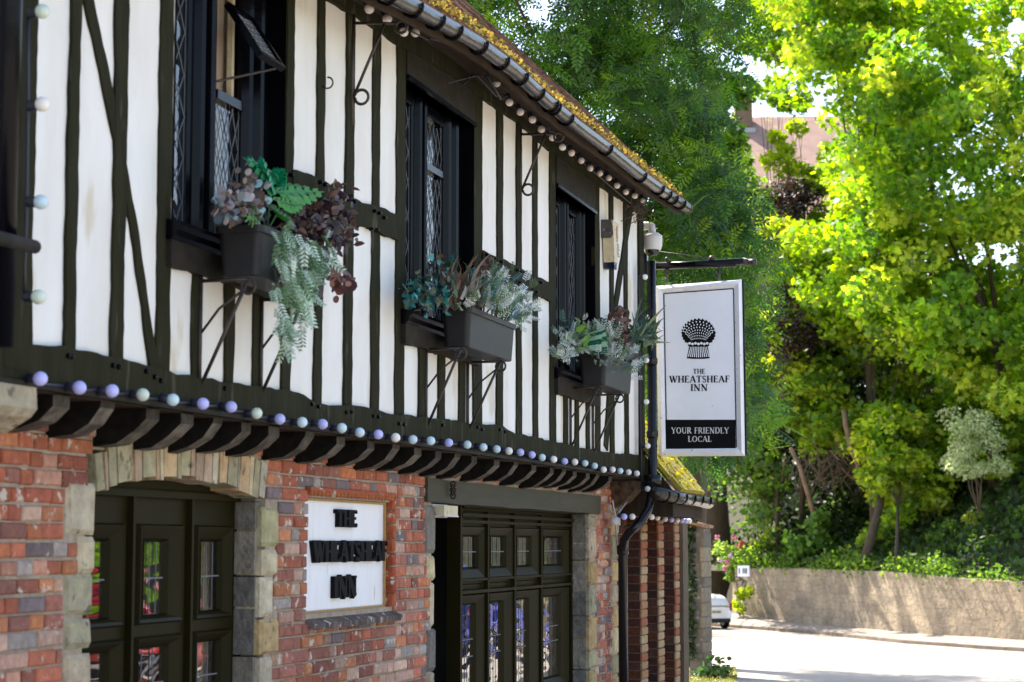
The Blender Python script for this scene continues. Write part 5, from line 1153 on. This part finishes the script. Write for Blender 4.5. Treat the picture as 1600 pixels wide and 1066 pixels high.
plant('trailing_plant', 'silvery green plant trailing down the front of the largest planter', 'plant', 0, [(450, 375, (20, 30), 28, -.33), (458, 405, (26, 36), 36, -.34), (452, 440, (26, 36), 34, -.34), (475, 420, (22, 50), 32, -.33), (470, 455, (26, 40), 28, -.32), (446, 490, (12, 40), 16, -.33), (485, 385, (18, 30), 24, -.32), (442, 525, (8, 24), 6, -.33), (500, 400, 20, 18, -.3)], 'sprig', .08, [(.50, .64, .54), (.16, .27, .15), (.07, .15, .06), (.62, .72, .64), (.12, .22, .10), (.30, .42, .30)], up=.3, dirs='down')
plant('dried_flower', 'drooping brownish pink dried bloom hanging below the far end of the largest planter', 'plant', 0, [(533, 440, (14, 16), 26, -.3), (528, 430, 10, 12, -.3)], 'round', .05, [(.16, .07, .06), (.24, .13, .11), (.1, .05, .05)], up=.2)
plant('teal_plant', 'straggly teal green plant leaning left over the sill of the middle planter', 'plant', 1, [(650, 462, (18, 16), 30, -.12), (662, 462, (24, 18), 50, -.16), (680, 465, (30, 20), 70, -.2), (700, 470, 24, 60, -.22), (688, 425, 24, 34, -.2), (645, 472, 12, 10, -.1)], 'leaf', .06, [(.01, .13, .14), (.02, .09, .07), (.02, .20, .20), (.07, .06, .03), (.03, .06, .03)], up=.2, dirs='out')
plant('spiky_plant', 'upright spiky plant with brown and green pointed leaves in the middle planter', 'plant', 1, [(715, 465, 16, 46, -.22), (740, 470, 14, 26, -.2)], 'blade', .20, [(.14, .12, .07), (.20, .10, .07), (.28, .24, .20), (.06, .12, .05), (.10, .05, .04)], up=0, dirs='up', stems=False)
plant('feather_plant', 'rusty brown feathery tuft standing at the back of the middle planter', 'plant', 1, [(758, 425, (14, 30), 110, -.14), (745, 440, 18, 60, -.14)], 'leaf', .04, [(.16, .05, .03), (.09, .03, .02), (.06, .04, .03)], up=.1)
plant('silver_leaf_plant', 'silver and grey-green leafy sprigs filling the right side of the middle planter', 'plant', 1, [(765, 465, 26, 40, -.27), (785, 450, 26, 36, -.22), (775, 480, 24, 36, -.28), (800, 480, 20, 30, -.22), (818, 475, 20, 24, -.2), (822, 488, 14, 20, -.2), (775, 435, 18, 16, -.2), (806, 500, 14, 16, -.24), (740, 470, 20, 14, -.24)], 'sprig', .09, [(.46, .54, .48), (.12, .20, .08), (.68, .72, .70), (.07, .13, .05), (.05, .16, .18), (.09, .15, .05)], up=.3, dirs='out')
plant('silver_sprig_plant', 'silver-leaved sprigs spilling around the smallest planter', 'plant', 2, [(885, 525, 20, 30, -.16), (895, 545, 22, 26, -.2), (930, 535, 22, 34, -.22), (950, 540, 22, 34, -.26), (960, 560, 18, 26, -.28), (985, 560, 18, 26, -.26), (975, 580, 14, 16, -.3), (920, 525, 20, 20, -.22), (945, 560, 18, 16, -.28)], 'sprig', .095, [(.46, .52, .50), (.46, .52, .50), (.12, .20, .09), (.05, .13, .11), (.22, .30, .26)], up=.3, dirs='out')
t = thing('striped_leaf_plant', 'rounded dark leaf with pale green stripes standing in the smallest planter', 'plant', tuple(pt(925, 545, -.22)))
c = pt(925, 540, -.24); mb = MB(); vs = []
for i in range(13):
    for j in range(7):
        th_ = math.pi * i / 12; ph = j / 6; vs.append((c.x + .10 * math.cos(th_) * (1 - .1 * ph) - .03, c.y - .10 + .16 * ph, c.z - .05 + .17 * math.sin(th_) * (1 - .25 * ph)))
for j in range(6):
    for i in range(12):
        a = i * 7 + j; mb.add([vs[a], vs[a + 7], vs[a + 8], vs[a + 1]], [(0, 1, 2, 3)], (.30, .48, .36) if i % 2 else (.01, .10, .06))
mb.build('leaf', m_fake, t)
plant('lime_leaf_plant', 'low bright lime green leaves in the middle of the smallest planter', 'plant', 2, [(912, 528, 16, 26, -.22), (930, 528, 14, 20, -.24)], 'leaf', .08, [(.12, .26, .03), (.08, .2, .03)], up=.6)
plant('spider_plant', 'spider plant with long arching dark green blades at the right of the smallest planter', 'plant', 2, [(995, 530, 12, 60, -.22), (1003, 525, 8, 40, -.24)], 'blade', .30, [(.04, .09, .04), (.08, .14, .06), (.02, .05, .02), (.14, .18, .09)], up=0, dirs='out', stems=False)
plant('dried_plant', 'brown dried plant with a reddish folded leaf between the silver sprigs and spider plant', 'plant', 2, [(968, 510, (16, 20), 60, -.2), (980, 540, 18, 50, -.24), (965, 498, 14, 16, -.18)], 'leaf', .07, [(.10, .06, .045), (.16, .09, .07), (.13, .04, .03), (.05, .04, .03)], up=.2)
# ============================================================ LETTERING
T, t_ = .19, .075
def ser(x, y, w=.34, h=.06): return [(x - w / 2, y, x + w / 2, y, h)]
def arc(cx, cy, rx, ry, a0, a1, w0, w1, n=10):
    o = []
    for i in range(n):
        p, q = R(a0 + (a1 - a0) * i / n), R(a0 + (a1 - a0) * (i + 1) / n); m = (p + q) / 2; w_ = w0 + (w1 - w0) * abs(math.cos(m)); o.append((cx + rx * math.cos(p), cy + ry * math.sin(p), cx + rx * math.cos(q), cy + ry * math.sin(q), w_))
    return o
def st(x, b=1, w=T): return [(x, 0, x, 1, w)] + (ser(x, .03) + ser(x, .97))
GL = {
 'T': (.80, [(.4, 0, .4, 1, T), (.04, .965, .76, .965, .07), (.07, .97, .04, .78, .06), (.73, .97, .76, .78, .06)] + ser(.4, .03)),
 'H': (.92, st(.17) + st(.75) + [(.17, .5, .75, .5, .07)]),
 'E': (.72, st(.17)[:1] + ser(.14, .03, .26) + [(.1, .965, .62, .965, .07), (.62, .97, .64, .8, .055), (.17, .52, .5, .52, .065), (.5, .6, .5, .43, .055), (.1, .035, .64, .035, .07), (.64, .03, .68, .22, .055)]),
 'W': (1.22, [(.1, 1, .38, 0, T), (.38, 0, .6, .95, .08), (.55, 1, .83, 0, T), (.83, 0, 1.1, 1, .08)] + ser(.1, .97, .3) + ser(.57, .97, .3) + ser(1.1, .97, .26)),
 'A': (.92, [(.08, 0, .43, 1, .08), (.43, 1, .80, 0, T), (.22, .34, .64, .34, .065)] + ser(.1, .03, .26) + ser(.8, .03, .3)),
 'S': (.64, arc(.31, .74, .2, .22, 20, 250, .08, .13) + arc(.33, .26, .22, .23, 70, -160, .08, .13) + [(.22, .55, .42, .46, .17), (.5, .98, .5, .78, .05), (.12, .02, .12, .22, .05)]),
 'F': (.66, st(.17)[:1] + ser(.17, .03) + [(.08, .965, .6, .965, .07), (.6, .97, .62, .78, .055), (.17, .52, .48, .52, .065), (.48, .61, .48, .43, .055)]),
 'I': (.38, st(.19)), 'N': (.98, [(.17, 0, .17, 1, .08), (.14, 1, .8, 0, T), (.8, 0, .8, 1, .08)] + ser(.17, .03, .28) + ser(.12, .97, .24) + ser(.8, .97, .28)),
 'Y': (.86, [(.08, 1, .43, .45, T), (.43, .45, .77, 1, .08), (.43, 0, .43, .5, T)] + ser(.1, .97, .28) + ser(.76, .97, .24) + ser(.43, .03)),
 'O': (.96, arc(.47, .5, .37, .46, 0, 360, .07, T, 20)), 'C': (.82, arc(.46, .5, .36, .46, 45, 315, .07, T, 16) + [(.72, .95, .74, .74, .06), (.72, .05, .74, .24, .06)]),
 'U': (.92, [(.18, .3, .18, 1, T), (.74, .3, .74, 1, .08)] + arc(.46, .32, .28, .29, 180, 360, .08, .13, 10) + ser(.18, .97) + ser(.74, .97, .28)),
 'R': (.84, st(.17)[:1] + ser(.17, .03) + [(.08, .965, .4, .965, .07), (.17, .5, .4, .5, .065), (.38, .5, .76, .02, T * .95)] + arc(.38, .735, .24, .235, 90, -90, .07, T, 8) + ser(.76, .03, .2)),
 'D': (.92, st(.17)[:1] + [(.08, .965, .4, .965, .07), (.08, .035, .4, .035, .07)] + arc(.38, .5, .42, .465, 90, -90, .07, T, 12)),
 'L': (.70, st(.17)[:1] + ser(.17, .97) + [(.08, .035, .62, .035, .07), (.62, .03, .65, .24, .055)]),
 ' ': (.42, [])}
def text(mb, s, x0, x1, fmap, nrm, thick, bold=1.0, sp=.06, caps=None, c=(1, 1, 1)):
    """fmap(u, v): u 0..1 along the line, v 0..1 base to cap height -> 3D"""
    tot = sum(GL[ch][0] + sp for ch in s) - sp; x = 0; k = 0
    for i, ch in enumerate(s):
        w_, segs = GL[ch]
        for (a, b, c_, d, wd) in segs:
            wd *= bold; dx, dy = c_ - a, d - b; l = math.hypot(dx, dy); nx, ny = -dy / l * wd / 2, dx / l * wd / 2; e = .0 if l < .2 else 0
            ps = [(a + nx, b + ny), (a - nx, b - ny), (c_ - nx, d - ny), (c_ + nx, d + ny)]; k += 1
            V = [Vector(fmap((x + px) / tot, py)) for px, py in ps]; off = Vector(nrm) * (.00012 * (k % 9)); mb.prism([q + off for q in V], Vector(nrm) * thick, c)
        x += w_ + sp
# hanging sign
XS = 16.9
def sq(px, py, off=0): a = QX(px, py, XS - off); return Vector((XS - off, a[0], a[1]))
sg = thing('pub_sign', 'tall white hanging pub sign reading THE WHEATSHEAF INN, YOUR FRIENDLY LOCAL', 'sign', tuple(sq(1094, 440)))
C4 = [(1024, 447), (1159, 437), (1164, 712), (1029, 713)]
def sm_(u, v):    # sign space -> photo px
    a = (C4[0][0] + (C4[1][0] - C4[0][0]) * u, C4[0][1] + (C4[1][1] - C4[0][1]) * u); b = (C4[3][0] + (C4[2][0] - C4[3][0]) * u, C4[3][1] + (C4[2][1] - C4[3][1]) * u); return (a[0] + (b[0] - a[0]) * v, a[1] + (b[1] - a[1]) * v)
def sgp(u, v, off=0): return sq(*sm_(u, v), off)
mb = MB(); mb.prism([sgp(u, v, -.0) for u, v in ((.03, .015), (.97, .015), (.97, .985), (.03, .985))], (.045, 0, 0)); mb.build('board', m_sign, sg)
fw_, fh_ = .085, .042; fo = [(0, 0), (1, 0), (1, 1), (0, 1)]; fi = [(fw_, fh_), (1 - fw_, fh_), (1 - fw_, 1 - fh_), (fw_, 1 - fh_)]; fm = [(fw_ * .45, fh_ * .45), (1 - fw_ * .45, fh_ * .45), (1 - fw_ * .45, 1 - fh_ * .45), (fw_ * .45, 1 - fh_ * .45)]
mb = MB()
for k in range(4):
    j = (k + 1) % 4; A_ = [sgp(*fo[k], .0), sgp(*fo[j], .0), sgp(*fm[j], .028), sgp(*fm[k], .028), sgp(*fi[j], .004), sgp(*fi[k], .004)]; mb.add(A_, [(0, 1, 2, 3), (3, 2, 4, 5)]); o1, o2 = sgp(*fo[k], 0), sgp(*fo[j], 0); mb.add([o1, o2, o2 + Vector((.05, 0, 0)), o1 + Vector((.05, 0, 0))], [(0, 1, 2, 3)])
mb.build('frame', m_white, sg)
o1 = sgp(1, 0, 0); o2 = sgp(1, 1, 0)
MB().prism([o1 + Vector((.0, -.003, 0)), o2 + Vector((.0, -.003, 0)), o2 + Vector((0, -.012, 0)), o1 + Vector((0, -.012, 0))], (.05, 0, 0)).build('edge_strip', m_ink, sg)
mb = MB(); g_ = .006
def line(a, b, w_=.0045, off=.0025):
    a, b = sgp(*a, off), sgp(*b, off); d = (b - a).normalized(); n_ = Vector((1, 0, 0)).cross(d) * w_; mb.prism([a - n_, b - n_, b + n_, a + n_], (-.001, 0, 0))
L1 = [(fw_ + .012, fh_ + .006), (1 - fw_ - .012, fh_ + .006), (1 - fw_ - .012, 1 - fh_ - .006), (fw_ + .012, 1 - fh_ - .006)]
for k in range(4): line(L1[k], L1[(k + 1) % 4])
def spx(px, py, off): return sq(px, py, off)
mb.prism([spx(a, b, .001) for a, b in ((1039, 656), (1149, 656), (1149.5, 701.5), (1039, 702))], (-.002, 0, 0)); mb.build('black_panel', m_ink, sg)
mb = MB(); NX = (-1, 0, 0)
def row(mb, s, xa, xb, ybot, ytop, sl=0, bold=1.0): text(mb, s, 0, 1, lambda u, v: spx(xa + (xb - xa) * u, ybot + (ytop - ybot) * v + sl * u, .002 if mb is mbk else .004), NX, .0012, bold)
mbk = mb
row(mb, 'THE', 1083, 1102, 584, 576.5, 0, 1.1); row(mb, 'WHEATSHEAF', 1046, 1140, 598, 587.5, -.5, 1.15)
row(mb, 'INN', 1079, 1106, 611, 600.5, 0, 1.15); mb.build('lettering', m_ink, sg)
mb = MB(); row(mb, 'YOUR FRIENDLY', 1049, 1139, 677.5, 668, 0, .95); row(mb, 'LOCAL', 1075, 1112, 690.5, 681.5, 0, .95); mb.build('lettering', m_inkw, sg)
# wheatsheaf emblem: black silhouette, white grains, rope tie and straw
def poly(mb, pts, off, th=.0008): mb.prism([spx(a, b, off) for a, b in pts], (-th, 0, 0))
ek = MB(); out = []
for i in range(41):
    a = R(-38 + 256 * i / 40); r_ = 1 + .035 * math.cos(i * math.pi); out.append((1091.5 + 26.5 * r_ * math.cos(a), 520.5 - 22.5 * r_ * math.sin(a)))
poly(ek, out + [(1078, 537), (1105, 537)], .0018); poly(ek, [(1078, 536), (1105, 536), (1109, 560), (1100, 561), (1082, 561), (1073, 560)], .0018)
poly(ek, [(1075, 533), (1108, 533), (1108, 541), (1075, 541)], .002); ek.build('emblem', m_ink, sg)
ew = MB()
def ell(mb, cx, cy, rx, ry, ang, off=.0032, n=8): poly(mb, [(cx + rx * math.cos(q) * math.cos(ang) - ry * math.sin(q) * math.sin(ang), cy + rx * math.cos(q) * math.sin(ang) + ry * math.sin(q) * math.cos(ang)) for q in [2 * math.pi * k / n for k in range(n)]], off)
for i in range(12):
    f = -1 + 2 * i / 11; a = f * 1.12
    for k in range(8):
        s = .12 + .88 * k / 7; bx, by = 1091.5 + 9.5 * f, 533; ex, ey = 1091.5 + 25.2 * math.sin(a * 1.22), 519.5 - 21 * math.cos(a * 1.22)
        cx, cy = bx + (ex - bx) * s, by + (ey - by) * s; an = math.atan2(ey - by, ex - bx); sd_ = .85 if k % 2 else -.85
        ell(ew, cx - math.sin(an) * sd_ * s, cy + math.cos(an) * sd_ * s, 1.35, 1.05 * (.3 + .7 * s), an + .45 * (1 if k % 2 else -1), .0036 + .0001 * (k % 5))
for k in range(7): ell(ew, 1077.5 + k * 4.6, 537 + (.6 if k % 2 else -.4), 2.2, 2.1, 0, .0042)
for k in range(11):
    f = -1 + 2 * k / 10; poly(ew, [(1091.5 + 12 * f - .55, 542), (1091.5 + 12 * f + .55, 542), (1091.5 + 16 * f + .75, 558.5 - abs(f)), (1091.5 + 16 * f - .75, 558.5 - abs(f))], .0034)
ew.build('emblem_detail', m_sign, sg)
for px in (1042, 1124):
    a = sq(px, 412, -.03); b = sq(px, 443, -.03); MB().tube([a, b], .008, 6).build('hanger', m_iron, sg); MB().tube(curl(a.lerp(b, .4), .022, 'x', 1.0), .006, 5).build('hanger_ring', m_iron, sg, True)
ar = thing('sign_bracket', 'black tubular iron arm carrying the hanging pub sign', 'sign arm', tuple(sq(1015, 414)))
mb = MB(); mb.tube([sq(1014, 416, -.03), sq(1162, 408.5, -.03)], .029, 14); mb.tube([sq(1014, 416, -.03), sq(1150, 411, -.03)], .034, 14); mb.build('arm', m_black, ar, True)
mb = MB(); mb.tube([sq(1150, 409, -.03), sq(1172, 410, -.03)], .026, 12); mb.tube([sq(1170, 410, -.03), sq(1182, 409.5, -.03)], [.03, .03], 10); mb.tube([sq(1160, 404, -.03), sq(1182, 409, -.03)], .008, 6); mb.build('arm_tip', m_iron, ar, True)
mb = MB(); mb.ball(sq(1112, 404, -.03), .028, n=10, m=6); mb.ball(sq(1042, 405, -.03), .02, n=10, m=6); mb.tube([sq(1022, 392, -.03), sq(1112, 404, -.03)], .004, 5); mb.build('stay_wire', m_iron, ar, True)
mb = MB(); q = sq(1012, 414, -.03); mb.box(q.x - .03, q.x + .03, q.y, q.y + .05, q.z - .1, q.z + .1); mb.build('mounting_plate', m_black, ar)
# wall plaque
pq = thing('wall_plaque', 'white wall plaque with raised black letters reading THE WHEATSHEAF INN set into the red brickwork', 'plaque', (PL[0], YW, PL[2]))
MB().box(PL[0] + .002, PL[1] - .01, YW + .045, YW + .06, PL[2] + .004, PL[3] - .002).build('board', M('plaque_white', (.86, .85, .88), .55, n_scale=4, c2=(.76, .75, .77), stretch=(3, 1, .6), wear=((.55, .46, .36), 8, .66)), pq)
m_rust = M('ochre_edging', (.45, .27, .08), .8, n_scale=20, c2=(.3, .2, .1)); mb = MB()
mb.box(PL[0], PL[1] - .006, YW + .03, YW + .05, PL[3] - .014, PL[3] - .002); mb.box(PL[0], PL[1] - .006, YW + .03, YW + .05, PL[2], PL[2] + .012); mb.box(PL[1] - .014, PL[1] - .002, YW + .03, YW + .0501, PL[2] + .013, PL[3] - .015); mb.build('edging', m_rust, pq)
def prow(s, pa, pb, yb_, yt, bold):
    mb = MB(); xa, xb = X(pa, 870, YW + .04), X(pb, 870, YW + .04); c = (pa + pb) / 2; z0, z1 = Z(c, yb_, YW + .04), Z(c, yt, YW + .04)
    text(mb, s, 0, 1, lambda u, v: (xa + (xb - xa) * u, YW + .0455, z0 + (z1 - z0) * v), (0, -1, 0), .026, bold, .02); mb.build('raised_lettering', m_ink, pq)
prow('THE', 521, 553, 823.5, 797, 1.7); prow('WHEATSHEAF', 485, 600, 877, 846, 1.9); prow('INN', 518, 553, 933, 901, 2.0)
# emergency light over the doors
em = thing('emergency_light', 'cream box light fixed under the timber lintel beside the black doorway gap', 'light', tuple(pt(695, 797, YW)))
xa, xb = X(682, 797, YW - .02), X(713, 797, YW - .06); z0, z1 = Z(695, 806, YW - .05), Z(695, 790, YW - .05)
MB().box(xa, xb, YW - .07, YW + .02, z0, z1).build('diffuser', m_cream, em); MB().box(xa - .005, xb + .005, YW + .0, YW + .05, z0 - .01, z1 + .008).build('housing', m_grey, em); MB().box(xa - .004, xb + .004, YW - .074, YW + .0, z0 - .006, z0 + .002).build('trim', m_grey, em)
# alarm box
al = thing('alarm_box', 'weathered cream burglar alarm box with dark navy base and orange mark on the white wall', 'alarm', tuple(pt(950, 380, 0)))
xa, xb = X(939, 380, 0), X(967, 380, -.10); zA, zB, zC, zD = Z(948, 344, -.05), Z(948, 371, -.05), Z(948, 408, -.05), Z(948, 418, -.05); wA = xb - xa
def trap(x0, x1, z0, z1, x2, x3, y0, y1, c=(1, 1, 1)): return MB().prism([(x0, y0, z1), (x1, y0, z1), (x3, y0, z0), (x2, y0, z0)], (0, y1 - y0, 0), c)
trap(xa, xa + wA, zC, zA, xa + .05, xa + wA - .05, -.10, -.01).build('body', m_cream, al)
MB().prism([(xa - .004, -.0, zA + .006), (xa - .004, -.085, zA + .006), (xa - .004, -.10, zB + .03), (xa - .004, -.08, zB), (xa - .004, 0, zB)], (.05, 0, 0)).build('weathered_cover', M('grimy_grey', (.10, .09, .085), .8, n_scale=30, c2=(.05, .045, .04), wear=((.4, .38, .35), 50, .68)), al)
trap(xa + .055, xa + wA - .055, zD, zC, xa + .07, xa + wA - .07, -.095, -.01).build('base_lens', M('navy_lens', (.01, .015, .04), .2), al)
xm = (xa + .1, xb - .03); za_, zb_ = Z(961, 352, -.1), Z(962, 376, -.1)
mb = MB(); orange = M('orange_mark', (.50, .16, .04), .6, n_scale=30, c2=(.38, .12, .04))
mb.pxz([(xm[0] + .02, za_), (xm[1] - .03, za_), (xm[1] - .03, zb_ + .03), (xm[0] + .07, zb_), (xm[0] + .02, zb_ + .03)], -.1035, -.101); mb.build('orange_mark', orange, al)
mb = MB()
for k in range(6): z = zb_ - .03 - k * .018; mb.box(xm[0] + .05 + (k % 2) * .015, xm[0] + .10 + (k % 3) * .012, -.1035, -.101, z, z + .009)
mb.build('faded_marks', M('faded_green', (.10, .14, .05), .7), al)
# cctv
cc = thing('security_camera', 'white dome security camera on a bent wall bracket at the corner under the eaves', 'camera', tuple(atY(1018, 375, 16.8)))
XCm = 16.80; a = atY(983, 345, XCm - .05); b = atY(983, 372, XCm - .05)
MB().prism([atY(980, 343, XCm - .1), atY(990, 343, XCm - .1), atY(990, 378, XCm - .1), atY(988, 386, XCm - .1), atY(980, 386, XCm - .1)], (.07, 0, 0)).build('wall_mount', m_grey, cc)
MB().tube([atY(984, 356, XCm), atY(1012, 352.5, XCm), atY(1018.5, 354, XCm), atY(1019, 360, XCm), atY(1018.5, 368, XCm)], [.05, .036, .034, .033, .032], 12).build('arm', m_grey, cc, True)
c0 = atY(1018.5, 389, XCm)
MB().lathe([(.078, -.012), (.084, 0), (.092, .03), (.094, .1), (.093, .115), (.06, .14), (.035, .148)], c0, (0, 0, 1), 24).build('housing', m_grey, cc, True)
dm = MB().ball(c0 + Vector((0, 0, -.006)), .066, (0, 0, 1), 20, 12).build('dome', m_dome, cc, True)
MB().ball(c0 + Vector((-.01, 0, -.01)), .045, (0, 0, 1), 14, 8).build('lens_unit', m_ink, cc, True)
# flood of small cable behind the camera: bird spikes / nest debris under the eaves end
mb = MB()
for k in range(60):
    p_ = pt(U(985, 1012), U(318, 345), U(-.2, -.05)); mb.tube([p_, p_ + Vector((U(-.1, .1), U(-.1, .1), U(-.08, .06)))], .004, 4)
tag(mb.build('nest_debris', m_bark), 'scrap of dry twigs tucked under the end of the eaves above the camera', 'nest')
# ============================================================ PARKED CARS
def car(label, corner, heading, paint, L_=3.9, Wd=1.74, Hh=1.55, group='cars parked in the street'):
    """corner = rear right bottom corner on the ground"""
    f = Vector((math.cos(heading), math.sin(heading), 0)); lft = Vector((-f.y, f.x, 0)); o = Vector(corner) + lft * (Wd / 2)
    t = thing('parked_car', label, 'car', tuple(o), group); T_ = lambda x, y, z: o + f * x + lft * y + Vector((0, 0, z))
    secs = [(0.0, .32, .62, .95, 1.0, .80), (.06, .25, .60, 1.0, 1.38, .85), (.35, .22, .6, 1.02, Hh - .03, .87), (1.2, .2, .6, 1.0, Hh, .87), (2.2, .2, .6, .98, Hh - .03, .87), (2.75, .2, .6, .96, 1.28, .87), (3.15, .2, .58, .93, .98, .86), (3.7, .22, .52, .80, .84, .80), (L_, .3, .45, .62, .66, .68)]
    V = []; n = 10
    for x, zb_, zm, zbl, zr, w_ in secs:
        wr = w_ * (.72 if zr > 1.1 else .9)
        ring_ = [(w_ * .9, zb_), (w_, zm), (w_ * .97, zbl), (wr, zr - .06), (wr * .86, zr)]
        V += [T_(x, -a, b) for a, b in ring_] + [T_(x, a, b) for a, b in ring_[::-1]]
    F = [(i * n + k, i * n + (k + 1) % n, (i + 1) * n + (k + 1) % n, (i + 1) * n + k) for i in range(len(secs) - 1) for k in range(n)] + [tuple(range(n)), tuple((len(secs) - 1) * n + k for k in range(n - 1, -1, -1))]
    b = MB().add(V, F).build('body', paint, t, True); md = b.modifiers.new('s', 'SUBSURF'); md.levels = 2; md.render_levels = 2
    mb = MB(); mb.add([T_(-.005, -.56, 1.0), T_(-.005, .56, 1.0), T_(.20, .50, 1.40), T_(.20, -.50, 1.40)], [(0, 1, 2, 3)]); mb.build('rear_window', m_ink, t)
    for s in (1, -1): MB().add([T_(.5, s * .865, 1.02), T_(2.6, s * .865, 1.0), T_(2.25, s * .70, 1.36), T_(.6, s * .70, 1.42)], [(0, 1, 2, 3)]).build('side_window', m_ink, t)
    MB().obox(T_(-.045, -.72, .30), f * .2, lft * 1.44, (0, 0, .17)).build('bumper', m_planter, t)
    pl = MB().obox(T_(-.03, -.26, .70), f * .04, lft * .52, (0, 0, .12)).build('number_plate', m_cream, t)
    mb = MB()
    for k in range(4): mb.obox(T_(-.034, -.2 + k * .1, .725), f * .01, lft * (.05), (0, 0, .07))
    mb.build('plate_lettering', m_ink, pl)
    for s in (1, -1): MB().obox(T_(-.0, s * .76 - .06, .80), f * .12, lft * .12, (0, 0, .34)).build('tail_light', M('tail_light_red', (.35, .02, .02), .3), t)
    for x in (.62, 3.1):
        for s in (1, -1):
            wl = MB().lathe([(.16, -.09), (.29, -.1), (.31, -.06), (.31, .06), (.29, .1), (.16, .09)], T_(x, s * .76, .31), tuple(lft), 20).build('wheel', m_ink, t, True); MB().lathe([(.03, -.11), (.17, -.1), (.17, .1), (.03, .11)], T_(x, s * .76, .31), tuple(lft), 10).build('rim', m_grey, wl)
    return t
m_carw = M('white_car_paint', (.75, .76, .78), .25, coat=.5, n_amt=.03)
cq = GZ(1146, 983, -1.9); car('white hatchback parked beside the pavement, half hidden behind the flint wall end', cq, math.atan2(.6, .8), m_carw)
# across the street behind the photographer, seen in the door glass
car('low red car parked across the street, reflected in the doors under the stone arch', (20.2, -7.6, 0), 0.0, M('red_car_paint', (.55, .01, .02), .25, coat=.5, n_amt=.03), Hh=1.28)
car('blue hatchback parked across the street, reflected in the wide doors', (37.0, -8.2, gz(39, 0)), 0.12, M('blue_car_paint', (.01, .03, .30), .25, coat=.5, n_amt=.03))
hd = thing('garden_hedge', 'tall sunlit hedge across the street reflected in the door glass', 'hedge', (30, -16, 0)); cs = [(U(8, 75), U(-18.5, -15), 0) for _ in range(300)]
cs = [(a, b - (a - 30) * .12 * (a > 30), gz(a, 0) + U(.2, 4.4)) for a, b, _ in cs]; leaves('foliage', clump_positions(cs, 60, .9, .3, .8), .34, [(.12, .22, .02), (.18, .28, .03), (.06, .12, .02)], m_leafmap, hd, 'leaf')
mb = MB()
mb.tube([(10, -17, .2), (70, -21, -1.6)], .09, 6)
mb.build('stem', m_bark, hd)
